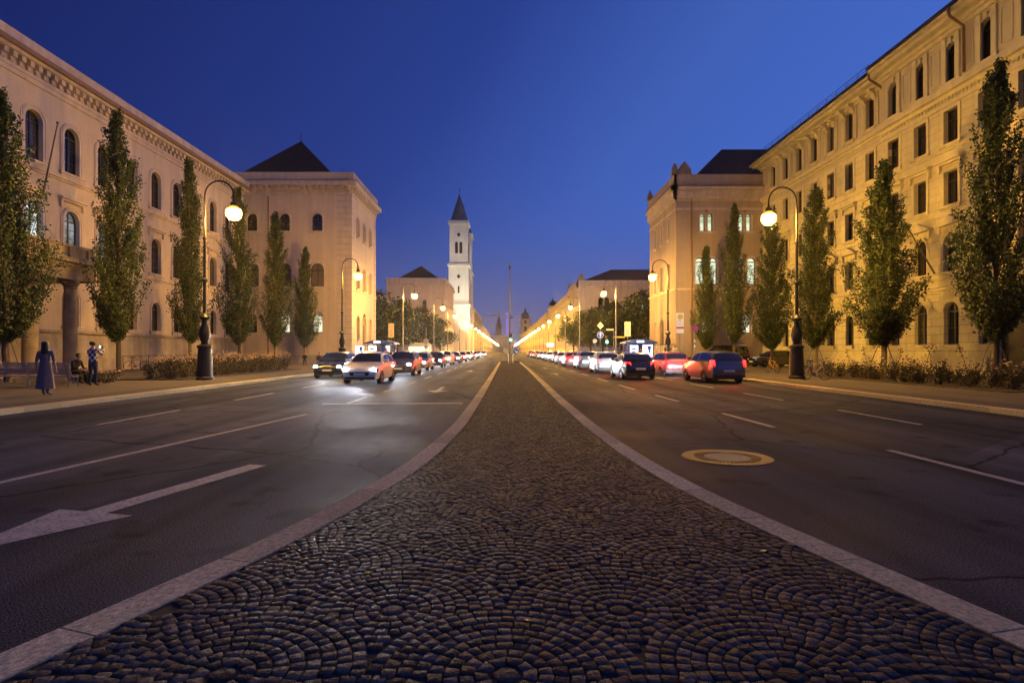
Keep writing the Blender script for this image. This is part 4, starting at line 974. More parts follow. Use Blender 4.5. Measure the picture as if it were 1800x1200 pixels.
def block(name, label, cat, x0, x1, y0, y1, zt, rows, step, side, roof_h, m='plaster_cream', w=1.3, wh=2.2, front=False, lit=(), flat_roof=False, arched=True, ledges=(), group=None, front_x=None):
    t = thing(name, label, cat, ((x0 + x1) / 2, (y0 + y1) / 2, 0), 0, group)
    E = Wall(x1, 0, R(90)) if side < 0 else Wall(x0, 0, R(-90)); a0, a1 = (y0, y1) if side < 0 else (-y1, -y0)
    n = max(1, int((y1 - y0) / step)); ops = [((a0 + (k + .5) * (a1 - a0) / n), w, z, wh, arched) for k in range(n) for z in rows]
    S = Wall(0, y0, 0); fops = []
    if front: fops = [(fx, w, z, h, True) for fx, z, h in front]
    b = MB(); facade(b, E, a0, a1, 0, zt, ops, .3); facade(b, S, x0, x1, 0, zt, fops, .3); shell(b, x0, x1, y0, y1, 0, zt, ('s', 'e') if side < 0 else ('s', 'w')); b.build('wall', m, t, world=True, fix=False)
    for i, o in enumerate(ops): window(E, o[0], o[1], o[2], o[3], arched, t, surround=.2, bars=0)
    for i, o in enumerate(fops): window(S, o[0], o[1], o[2], o[3], True, t, surround=.2, bars=0, mull=False, frame='wood_grey', glass='glass_lit_cool' if i in lit else 'glass_dark')
    for W, c0, c1, q0, q1 in ((E, a0, a1, 1 if side > 0 else 0, 1 if side > 0 else 1), (S, x0, x1, 1 if side > 0 else 0, 1 if side < 0 else 0)):
        cornice(W, c0, c1, [(zt - 1.1, zt - .6, .25), (zt - .596, zt - .1, .55), (zt - .096, zt + .9, .25)], t, 'plaster_trim', q0, q1)
        for z in ledges: cornice(W, c0, c1, [(z, z + .25, .12)], t, 'plaster_trim', q0, q1, 'string_course')
    if roof_h: hip_roof(t, x0 + .6, x1 - .6, y0 + .6, y1 - .6, zt + .6, zt + roof_h)
    return t
def far_fronts():
    t = block('college_building', 'cream building with low dark pyramid roof left of the church tower', 'building', -36, -18.5, 171, 199, 22.6, (3, 9.3, 15.6), 3.6, -1, 0, front=[(-24.6, 13.6, 3.4), (-32.2, 13.6, 3.4), (-24.6, 4, 3), (-32.2, 4, 3)])
    hip_roof(t, -33, -20.2, 172, 184, 23.4, 28.2, ridge='point')
    b = MB(); S = Wall(0, 171, 0); n = 20; b.add([S.p(-24.6 + 1.3 * math.cos(2 * PI * k / n), -.03, 8.6 + 1.3 * math.sin(2 * PI * k / n)) for k in range(n)], [tuple(range(n))]); b.build('round_window', 'glass_dark', t, world=True, fix=False)
    t = block('side_wing', 'low wing with dark roof behind the trees, left of the cream college building', 'building', -60, -36.2, 172, 190, 17.6, (4, 10), 4, -1, 5.5, front=[(-50 + 3 * k, 15.2, .9) for k in range(4)])
    block('library_building', 'long brick coloured library front beyond the church towers', 'building', -36, -18.6, 290, 440, 25.5, (3.5, 10.5, 17.5), 5.8, -1, 5, m='stone_weathered', ledges=(9, 16))
    block('street_front', 'far row of buildings on the left toward the loggia', 'building', -36, -18.6, 446, 600, 21, (3.5, 9.5, 15.5), 6, -1, 4, ledges=(8.5,))
    block('street_front', 'farthest buildings on the left beside the loggia', 'building', -36, -18.6, 606, 770, 20, (3.5, 9.5, 15), 7, -1, 4)
    t = block('seminary_building', 'long cream building on the right beyond the dark trees, with dark hipped roof', 'building', 18.5, 60, 147, 168, 18.9, (3, 8.7, 13.6), 3.4, 1, 5.2,
          front=[(24.4, 12.4, 3), (26.0, 12.4, 3), (34.0, 12.2, 2.9), (35.5, 12.2, 2.9), (40.2, 12.2, 2.9), (41.6, 12.2, 2.9)], lit=(2, 3, 4, 5), ledges=(7.8,))
    for gx, gy, w in ((19.4, 147.2, 1.8), (18.4, 167, .8)):
        b = MB(); b.prism([(-w / 2, 0), (w / 2, 0), (w * .3, 1.3), (0, 2.0), (-w * .3, 1.3)], lambda a, c, d: (gx + a, gy + d, 19.8 + c), 0, .6); b.build('corner_acroterion', 'stone_weathered', t, world=True)
    block('street_front', 'long facade on the right after the seminary, with small corner turret behind', 'building', 18.7, 36, 169, 246, 18.2, (3, 8.6, 13.4), 4.2, 1, 4, m='plaster_yellow', ledges=(7.6,))
    t = thing('corner_turret', 'small domed turret above the right street front', 'turret', (20.6, 252, 0))
    b = MB(); b.lathe([(2.0, 0), (2.0, 19.5), (2.3, 19.6), (2.3, 20.2), (1.6, 20.3), (1.6, 21.4)], 12); b.build('shaft', 'plaster_yellow', t); b = MB(); b.lathe([(1.9, 21.4), (1.8, 22.4), (1.2, 23.4), (.3, 24.0), (.1, 25.4), (.02, 26)], 12); b.build('dome', 'roof_metal', t, smooth=True)
    block('street_front', 'third facade along the right side of the street', 'building', 18.7, 36, 258, 372, 18.6, (3, 8.6, 13.6), 5.2, 1, 4, ledges=(7.6,))
    block('street_front', 'fourth facade along the right side of the street', 'building', 18.7, 36, 378, 540, 19.4, (3, 9, 14), 6.5, 1, 4, m='plaster_yellow')
    block('street_front', 'farthest facade along the right side of the street', 'building', 18.7, 36, 546, 770, 20, (3, 9, 14.5), 8, 1, 4)
far_fronts()
def skyline():
    t = thing('loggia', 'far loggia with three round arches closing the end of the street', 'loggia', (-6, 800, 0))
    S = Wall(-6, 800, 0); ops = [(-9.4 + 9.4 * k, 6.6, 1.5, 14, True) for k in range(3)]
    b = MB(); facade(b, S, -16, 16, 0, 22, ops, 3); S.box(b, -16, 16, 12, 13, 0, 22); b.build('wall', 'church_stone', t, world=True, fix=False)
    cornice(S, -16, 16, [(20.5, 21.2, .4), (21.204, 22.2, .8), (22.204, 23.8, .3)], t, 'church_stone', 1, 1)
    t = thing('baroque_tower', 'far yellow baroque church tower with dark dome and lantern right of the loggia', 'tower', (28, 840, 0))
    b = MB(); b.box(-8.5, 8.5, -8.5, 8.5, 0, 26); b.box(-7.2, 7.2, -7.2, 7.2, 26.004, 48); b.build('shaft', 'plaster_yellow', t)
    b = MB(); b.box(-9.3, 9.3, -9.3, 9.3, 25.2, 26.6); b.box(-8.2, 8.2, -8.2, 8.2, 40, 41.2); b.box(-8.2, 8.2, -8.2, 8.2, 47.6, 49); b.build('cornice', 'plaster_trim', t)
    for s in (-1, 1):
        for z in (41.4, 49):
            b = MB(); b.lathe([(1.1, z), (1.4, z + 1), (.8, z + 3), (.3, z + 4.2), (.05, z + 5)], 8, (s * 6.6, -6.6, 0)); b.build('scroll_finial', 'plaster_trim', t)
    for z, w, h in ((30, 4, 8), (42, 3.4, 5)):
        b = MB(); b.add([(a, -(8.5 if z < 26 else 7.2) - .05, z + c) for a, c in outline(w, h, True)], [tuple(range(13))]); b.build('belfry_window', 'wood_dark', t, fix=False)
    b = MB(); b.lathe([(6.4, 49), (6.8, 51), (6.4, 54), (4.6, 57.5), (2.2, 59.2), (1.4, 59.4), (1.4, 62), (1.7, 62.2), (.8, 64), (.1, 66), (.05, 68)], 12); b.build('dome', 'roof_metal', t, smooth=True)
    t = thing('gothic_spire', 'far dark gothic town hall spire left of the crane', 'tower', (-16, 1200, 0))
    b = MB(); b.box(-6.5, 6.5, -6.5, 6.5, 0, 48); b.lathe([(6.6, 48.0), (5.8, 49), (5.2, 60), (5.8, 60.4), (4.4, 61), (3.0, 70), (3.3, 70.4), (2.2, 71), (.2, 85), (.05, 90)], 8); b.build('shaft', 'spire_stone', t)
    for sx in (-1, 1):
        for sy in (-1, 1):
            b = MB(); b.lathe([(1.2, 46), (1.2, 52), (.1, 59)], 6, (sx * 5.6, sy * 5.6, 0)); b.build('pinnacle', 'spire_stone', t)
    t = thing('tower_crane', 'far tower crane with purple lit mast and long lit jib above the loggia', 'crane', (1.5, 900, 0))
    def lattice(p, q, w, n):
        p, q = Vector(p), Vector(q); d = (q - p).normalized(); a = d.orthogonal().normalized(); c = d.cross(a); b = MB(); cs = [a * w + c * w, a * w - c * w, -a * w - c * w, -a * w + c * w]
        for k in range(4): b.tube([tuple(p + cs[k]), tuple(q + cs[k])], .20, 4)
        for i in range(n):
            for k in range(4): b.tube([tuple(p + (q - p) * i / n + cs[k]), tuple(p + (q - p) * (i + 1) / n + cs[(k + 1) % 4])], .13, 4)
        return b
    lattice((0, 0, 0), (0, 0, 62), 1.1, 26).build('mast', 'purple_glow', t)  # the lattice itself emits, standing in for purple light on the mast
    lattice((9, 0, 56), (-34, 0, 59.5), .7, 24).build('jib', 'steel_light', t)
    b = MB(); b.box(3.5, 9, -1, 1, 53.8, 55.2); b.build('counterweight', 'iron_dark', t)
    b = MB(); b.tube([(0, 0, 62), (-20, 0, 58.8)], .1, 4); b.tube([(0, 0, 62), (8, 0, 56.6)], .1, 4); b.build('tie_bar', 'steel_grey', t)
    for k in range(5):
        b = MB(); b.lathe([(.05, 0), (.34, .2), (.34, .5), (.05, .7)], 6, (-30 + k * 7, 0, 59.9 - .08 * (k * 7 - 0))); b.build('work_light', 'warm_glow', t)
skyline()

# ------------------------------------------------------------------ vehicles (front points along local -y)
def arch_arc(yc, r, zc=.33, n=9):
    return [(yc - r * math.cos(PI * k / n), zc - .08 + r * math.sin(PI * k / n)) for k in range(n + 1)]
def shell_body(b, out, W, tap, inset=.05):
    """side outline (y,z) carried across the width, edges rounded, plan and tumblehome taper from tap(y,z)"""
    cy = sum(p[0] for p in out) / len(out); cz = sum(p[1] for p in out) / len(out)
    sl = [(-1, .965), (-.965, .988), (-.90, 1), (-.5, 1), (0, 1), (.5, 1), (.90, 1), (.965, .988), (1, .965)]
    V = []; n = len(out)
    for s, k in sl:
        for y, z in out:
            y2, z2 = cy + (y - cy) * k, cz + (z - cz) * k; crown = 1 + (.035 * (1 - s * s) if z > cz + .1 else 0)
            V.append((s * W / 2 * tap(y, z), y2, z2 * crown if z > cz + .1 else z2))
    F = []
    for i in range(len(sl) - 1):
        for k in range(n): F.append((i * n + k, i * n + (k + 1) % n, (i + 1) * n + (k + 1) % n, (i + 1) * n + k))
    F.append(tuple(range(n))); F.append(tuple((len(sl) - 1) * n + k for k in range(n))[::-1])
    b.add(V, F)
CAR = {
 'hatch': dict(L=4.2, W=1.80, wb=1.30, body=[(-2.02, .22), (-2.10, .42), (-2.08, .60), (-1.98, .74), (-1.60, .86), (-1.0, .95), (.3, .98), (1.6, 1.02), (2.0, 1.0), (2.09, .80), (2.10, .45), (2.04, .25)],
      cab=[(-1.02, .94), (-.42, 1.32), (-.2, 1.41), (.3, 1.47), (1.1, 1.45), (1.6, 1.36), (1.98, 1.0)], ws=(0, 2), rw=(5, 6), sw=[(-.72, 1.0), (-.28, 1.33), (.3, 1.39), (1.1, 1.37), (1.5, 1.26), (1.7, 1.03)], pil=.42),
 'saloon': dict(L=4.65, W=1.83, wb=1.40, body=[(-2.24, .22), (-2.32, .42), (-2.30, .58), (-2.2, .72), (-1.7, .84), (-1.05, .93), (.4, .97), (1.55, 1.0), (2.2, .98), (2.31, .82), (2.32, .45), (2.26, .25)],
      cab=[(-1.1, .92), (-.4, 1.30), (-.15, 1.38), (.35, 1.43), (1.0, 1.40), (1.3, 1.33), (1.85, .99)], ws=(0, 2), rw=(5, 6), sw=[(-.75, .98), (-.22, 1.30), (.35, 1.35), (.95, 1.32), (1.2, 1.22), (1.5, 1.01)], pil=.40),
 'estate': dict(L=4.6, W=1.85, wb=1.40, body=[(-2.2, .24), (-2.29, .46), (-2.26, .66), (-2.12, .80), (-1.6, .93), (-1.0, 1.02), (.4, 1.05), (1.8, 1.08), (2.2, 1.06), (2.29, .85), (2.3, .48), (2.24, .28)],
      cab=[(-1.05, 1.01), (-.45, 1.38), (-.2, 1.47), (.3, 1.52), (1.3, 1.51), (1.9, 1.44), (2.2, 1.06)], ws=(0, 2), rw=(5, 6), sw=[(-.72, 1.08), (-.26, 1.40), (.3, 1.45), (1.3, 1.44), (1.8, 1.36), (1.95, 1.10)], pil=.42),
 'van': dict(L=4.9, W=1.95, wb=1.50, body=[(-2.34, .26), (-2.44, .5), (-2.42, .78), (-2.2, .98), (-1.75, 1.16), (-1.55, 1.18), (.4, 1.18), (1.9, 1.18), (2.38, 1.18), (2.44, .9), (2.44, .5), (2.4, .3)],
      cab=[(-1.75, 1.14), (-.95, 1.75), (-.7, 1.88), (-.2, 1.95), (1.4, 1.96), (2.25, 1.92), (2.40, 1.15)], ws=(0, 2), rw=(5, 6), sw=[(-1.2, 1.24), (-.78, 1.74), (-.2, 1.82), (1.3, 1.83), (2.1, 1.80), (2.2, 1.24)], pil=.4)}
def make_car(kind, paintm, name='car', lights=True, tail=False):
    P = CAR[kind]; W = P['W']; hl = P['L'] / 2; t = thing(name, '', 'car')
    zb = max(z for y, z in P['body'])
    def tapb(y, z):
        return (1 - .13 * (abs(y) / hl) ** 5) * (1 - .05 * max(0, (z - .62) / .4)) * (.95 if z < .28 else 1)
    def tapc(y, z): return (tapb(0, zb) - .015) * (1 - .30 * max(0, (z - zb + .05) / .55) ** 1.25 * (.8 if kind == 'van' else 1)) * (1 - .05 * (abs(y) / hl) ** 3)
    wb, wr = P['wb'], .39
    out = P['body'] + arch_arc(wb, wr)[::-1] + arch_arc(-wb, wr)[::-1]
    b = MB(); shell_body(b, out, W, tapb); b.build('body', paintm, t, smooth=True)
    b = MB(); shell_body(b, P['cab'] + [(P['cab'][-1][0] - .1, zb - .12), (P['cab'][0][0] + .1, zb - .14)], W, tapc); b.build('cabin_roof', paintm, t, smooth=True)
    c = P['cab']
    def cross(i0, i1, name, off):
        b = MB(); V = []; F = []; pts = [c[i] for i in range(i0, i1 + 1)]
        q = [];
        for f_ in np.linspace(.08, .93, 6):
            s = f_ * (len(pts) - 1); k = min(int(s), len(pts) - 2); r = s - k
            q.append((pts[k][0] + (pts[k + 1][0] - pts[k][0]) * r, pts[k][1] + (pts[k + 1][1] - pts[k][1]) * r))
        for y, z in q:
            for s in np.linspace(-.90, .90, 7): V.append((s * W / 2 * tapc(y, z) * .98, y + off[0], z * (1 + .035 * (1 - s * s)) + off[1]))
        for i in range(5):
            for k in range(6): F.append((i * 7 + k, i * 7 + k + 1, (i + 1) * 7 + k + 1, (i + 1) * 7 + k))
        b.add(V, F); b.build(name, 'car_glass', t, smooth=True)
    cross(P['ws'][0], P['ws'][1], 'windscreen', (-.012, .016)); cross(P['rw'][0], P['rw'][1], 'rear_window', (.014, .012))
    for s in (-1, 1):
        b = MB(); q = P['sw']; yl = P['pil']
        for part in ([p for p in q if p[0] < yl] , [p for p in q if p[0] > yl]):
            pass
        V = [(s * (W / 2 * tapc(y, z) + .012), y, z) for y, z in q]; b.add(V, [tuple(range(len(q)))]); sw = b.build('side_window', 'car_glass', t, fix=False)
        b = MB(); V = []
        for y, z in ((yl - .04, zb + .03), (yl + .04, zb + .03), (yl + .03, q[2][1] + .01), (yl - .05, q[2][1] + .01)): V.append((s * (W / 2 * tapc(y, z) + .018), y, z))
        b.add(V, [(0, 1, 2, 3)]); b.build('door_pillar', paintm, sw, fix=False)
        b = MB(); ym = c[0][0] + .35; b.prism([(ym - .10, zb + .01), (ym + .08, zb + .01), (ym + .09, zb + .15), (ym - .07, zb + .16)], lambda a, d, e: (s * (W / 2 * .93 + e), a, d), .0, .20); b.build('wing_mirror', paintm, t)
        # lights
        y0 = P['body'][2][0]; zl = P['body'][2][1]
        def face(y, z): return s * W / 2 * tapb(y, z)
        hx0, hx1 = s * .48, s * .84
        b = MB(); q = [(hx0, y0 - .012, zl - .03), (hx1 * 1.0, y0 + .10, zl - .01), (hx1, y0 + .17, zl + .13), (hx0 * 1.1, y0 + .055, zl + .10)]
        b.add(q + [(x, y + .1, z) for x, y, z in q], [(0, 1, 2, 3), (4, 7, 6, 5), (0, 4, 5, 1), (1, 5, 6, 2), (2, 6, 7, 3), (3, 7, 4, 0)]); hb = b.build('headlight', 'car_glass', t)
        b = MB(); b.lathe([(.01, -.012), (.105, 0), (.11, .012), (.01, .02)], 10, (0, 0, 0)); me = b.mesh('headlight_lens', 'headlight_glow' if lights else 'steel_light', True)
        me.transform(Matrix.Translation((s * .655, y0 + .045, zl + .045)) @ Matrix.Rotation(R(90), 4, 'X')); link('headlight_lens', me, hb)
        yr = P['body'][-3][0] if kind != 'van' else 2.44; zr = .82 if kind != 'van' else 1.0
        hgt = .13 if kind in ('hatch', 'saloon') else .30
        b = MB(); q = [(s * .52, yr + .012, zr - .02), (s * .855, yr - .12, zr - .02), (s * .845, yr - .14, zr + hgt), (s * .56, yr - .02 if kind != 'van' else yr - .01, zr + hgt)]
        if kind in ('estate', 'van'): q[0] = (s * .68, q[0][1], q[0][2]); q[3] = (s * .70, q[3][1], q[3][2])
        b.add(q + [(x, y - .12, z) for x, y, z in q], [(0, 1, 2, 3), (4, 7, 6, 5), (0, 4, 5, 1), (1, 5, 6, 2), (2, 6, 7, 3), (3, 7, 4, 0)]); b.build('tail_light', 'tail_glow' if lights else 'sign_red', t)
    yf = P['body'][1][0]
    b = MB(); b.prism([(-.42, .40), (.42, .40), (.47, .58), (-.47, .58)], lambda a, z, d: (a, yf + .015 + d, z), -.022, .1); b.build('grille', 'plastic_black', t)
    b = MB(); b.prism([(-.68, .25), (.68, .25), (.72, .345), (-.72, .345)], lambda a, z, d: (a, yf + .045 + d, z), -.02, .1); b.build('lower_grille', 'plastic_black', t)
    b = MB(); b.box(-.26, .26, yf - .022, yf - .009, .425, .535); b.build('number_plate', 'plate_white', t)
    yr = hl; b = MB(); b.box(-.26, .26, yr + .004, yr + .016, .55, .66); b.build('number_plate', 'plate_white', t)
    b = MB(); b.box(-.75, .75, yr - .12, yr - .012, .27, .42); b.build('rear_bumper', 'plastic_black', t)
    wm = MB(); wm.lathe([(.20, -.10), (.30, -.105), (.318, -.08), (.322, 0), (.318, .08), (.30, .105), (.20, .10)], 22); wt = wm.mesh('tyre', 'rubber', True); wt.transform(Matrix.Rotation(R(90), 4, 'Y'))
    rm = MB(); rm.lathe([(.02, .102), (.07, .108), (.08, .09)], 10)
    for k in range(7):
        a = 2 * PI * k / 7; ca, sa = math.cos(a), math.sin(a); rm.prism([(.07, -.03), (.21, -.018), (.21, .018), (.07, .03)], lambda x, y, d: (ca * x - sa * y, sa * x + ca * y, d), .075, .098)
    rm.lathe([(.195, .07), (.21, .104), (.222, .104), (.215, .07)], 22); rmm = rm.mesh('rim', 'rim_alloy', True); rmm.transform(Matrix.Rotation(R(90), 4, 'Y'))
    hubm = MB(); hubm.lathe([(.2, -.07), (.2, .06)], 16); hm = hubm.mesh('wheel', 'plastic_black'); hm.transform(Matrix.Rotation(R(90), 4, 'Y'))
    for s in (-1, 1):
        for y in (-wb, wb):
            w = link('wheel', hm, t, loc=(s * (W / 2 - .12), y, .322), rotz=0 if s > 0 else PI); link('tyre', wt, w); link('rim', rmm, w)
    b = MB(); b.box(-W / 2 + .15, W / 2 - .15, -hl + .35, hl - .35, .20, .5); b.build('underbody', 'plastic_black', t)
    if lights:
        l = bpy.data.lights.new('headlight_beam', 'SPOT'); l.energy = 2200 if tail else 3400; l.color = (.80, .88, 1.0); l.spot_size = R(62); l.spot_blend = 1; l.shadow_soft_size = .12
        o = bpy.data.objects.new('headlight_beam', l); COL.objects.link(o); o.parent = t; o.location = (0, yf - .12, .62)
        o.rotation_euler = Vector((0, -1, .16)).to_track_quat('-Z', 'Y').to_euler()
    if lights and tail:
        l = bpy.data.lights.new('tail_beam', 'SPOT'); l.energy = 260; l.color = (1, .03, .025); l.spot_size = R(105); l.spot_blend = 1; l.shadow_soft_size = .3
        o = bpy.data.objects.new('tail_beam', l); COL.objects.link(o); o.parent = t; o.location = (0, hl + .1, .85)
        o.rotation_euler = Vector((0, 1, -.05)).to_track_quat('-Z', 'Y').to_euler()
    return t
def traffic():
    G = 'cars driving toward the camera with headlights on'; G2 = 'cars driving away with red tail lights on'
    base = {}
    cnt = {}
    def put(kind, paintm, x, y, rot, lab, group, name='car'):
        k = (kind, paintm, x > 0)
        if k not in base:
            t = make_car(kind, paintm, name, tail=x > 0); base[k] = t; t.location = (x, y, 0); t.rotation_euler = (0, 0, rot); t['label'] = lab; t['group'] = group
        else: dup(base[k], (x, y, 0), rot, lab, group)
    seqL = [('hatch', 'car_white'), ('estate', 'car_grey'), ('saloon', 'car_silver'), ('hatch', 'car_black'), ('estate', 'car_white'), ('saloon', 'car_blue'), ('hatch', 'car_red')]
    seqR = [('saloon', 'car_black'), ('hatch', 'car_silver'), ('estate', 'car_grey'), ('hatch', 'car_red'), ('saloon', 'car_silver'), ('estate', 'car_black'), ('hatch', 'car_white')]
    nm = {'car_white': 'white', 'car_grey': 'grey', 'car_silver': 'silver', 'car_black': 'black', 'car_blue': 'blue', 'car_red': 'red', 'hatch': 'hatchback', 'estate': 'estate car', 'saloon': 'saloon car'}
    def queue(y, n, g): 
        out = []
        for i in range(n): out.append(y); y += g * (1 + .035 * i)
        return out
    lanes = [(-6.9, -1, queue(29, 14, 8.6), 0), (-10.3, -1, queue(34, 13, 8.8), 3), (7.0, 1, queue(33, 14, 8.7), 0), (10.4, 1, queue(29, 14, 8.5), 2)]
    for x, sd, ys, o in lanes:
        seq = seqL if sd < 0 else seqR; inner = abs(x) < 8
        for i, y in enumerate(ys):
            k, p = seq[(i + o) % 7]; r_ = random.Random(i * 7 + int(x * 10))
            ln = ('inner' if inner else 'kerbside') + (' left lane' if sd < 0 else ' right lane'); od = (ORD + ['thirteenth', 'fourteenth'])[i]
            lab = f'{nm[p]} {nm[k]} with {"headlights" if sd < 0 else "red tail lights"} on, {od} in the {ln}'
            put(k, p, x + r_.uniform(-.25, .25), y + r_.uniform(-.6, .6), R(r_.uniform(-1, 1)) + (0 if sd < 0 else PI), lab, G if sd < 0 else G2)
    v = make_car('van', 'car_black', 'parked_van', lights=False); v.location = (20.2, 53.6, .126); v.rotation_euler = (0, 0, R(-90)); v['label'] = 'dark van parked crosswise under the right poplars'; v['category'] = 'van'
    c = make_car('hatch', 'car_black', 'parked_car', lights=False); c.location = (24.2, 51.6, .126); c.rotation_euler = (0, 0, R(-84)); c['label'] = 'dark hatchback parked behind the van on the right'; c['group'] = 'parked cars'
traffic()

# ------------------------------------------------------------------ people
SK = {}
def skin_body(J, edges, rad):
    """one continuous skinned surface from joints J (name->xyz), edges, radii"""
    names = list(J); me = bpy.data.meshes.new('sk'); me.from_pydata([J[n] for n in names], [(names.index(a), names.index(b)) for a, b in edges], [])
    o = bpy.data.objects.new('sk', me); COL.objects.link(o)
    m = o.modifiers.new('s', 'SKIN'); m.use_smooth_shade = True
    for i, n in enumerate(names):
        r = rad[n]; me.skin_vertices[0].data[i].radius = r if isinstance(r, tuple) else (r, r)
        me.skin_vertices[0].data[i].use_root = (n == 'pelvis')
    m2 = o.modifiers.new('b', 'SUBSURF'); m2.levels = 2; m2.render_levels = 2
    dg = bpy.context.evaluated_depsgraph_get(); dg.update(); out = bpy.data.meshes.new_from_object(o.evaluated_get(dg))
    bpy.data.objects.remove(o); return out
EDG = [('pelvis', 'belly'), ('belly', 'chest'), ('chest', 'neck'), ('neck', 'jaw'), ('jaw', 'brow'), ('brow', 'crown')]
for q in 'LR': EDG += [('chest', 'sh' + q), ('sh' + q, 'el' + q), ('el' + q, 'wr' + q), ('wr' + q, 'pm' + q), ('pelvis', 'hp' + q), ('hp' + q, 'kn' + q), ('kn' + q, 'an' + q), ('an' + q, 'to' + q)]
RAD = dict(pelvis=(.15, .12), belly=(.14, .11), chest=(.17, .115), neck=(.058, .06), jaw=(.066, .075), brow=(.082, .095), crown=(.05, .06))
for q in 'LR': RAD.update({'sh' + q: .068, 'el' + q: .045, 'wr' + q: .028, 'pm' + q: (.036, .018), 'hp' + q: .10, 'kn' + q: .062, 'an' + q: .042, 'to' + q: (.042, .032)})
def stand_pose():
    J = dict(pelvis=(0, 0, .94), belly=(0, -.01, 1.12), chest=(0, 0, 1.36), neck=(0, .01, 1.50), jaw=(0, -.02, 1.585), brow=(0, -.01, 1.67), crown=(0, .01, 1.73))
    for q, s in (('L', 1), ('R', -1)):
        J.update({'sh' + q: (s * .19, 0, 1.42), 'el' + q: (s * .25, .02, 1.13), 'wr' + q: (s * .26, -.06, .88), 'pm' + q: (s * .26, -.09, .80), 'hp' + q: (s * .10, 0, .86), 'kn' + q: (s * .11, -.02, .48), 'an' + q: (s * .115, .02, .09), 'to' + q: (s * .13, -.13, .045)})
    return J
def sit_pose(lean=0.):
    J = dict(pelvis=(0, 0, .54), belly=(0, -.02 - lean * .3, .71), chest=(0, -.05 - lean, .93), neck=(0, -.07 - lean * 1.35, 1.07), jaw=(0, -.11 - lean * 1.55, 1.15), brow=(0, -.10 - lean * 1.6, 1.235), crown=(0, -.08 - lean * 1.6, 1.295))
    for q, s in (('L', 1), ('R', -1)):
        J.update({'sh' + q: (s * .185, -.05 - lean, .99), 'el' + q: (s * .24, -.12 - lean, .71), 'wr' + q: (s * .16, -.33 - lean * .6, .66), 'pm' + q: (s * .13, -.40 - lean * .6, .655), 'hp' + q: (s * .10, -.04, .51), 'kn' + q: (s * .12, -.46, .52), 'an' + q: (s * .12, -.46, .10), 'to' + q: (s * .13, -.61, .045)})
    return J
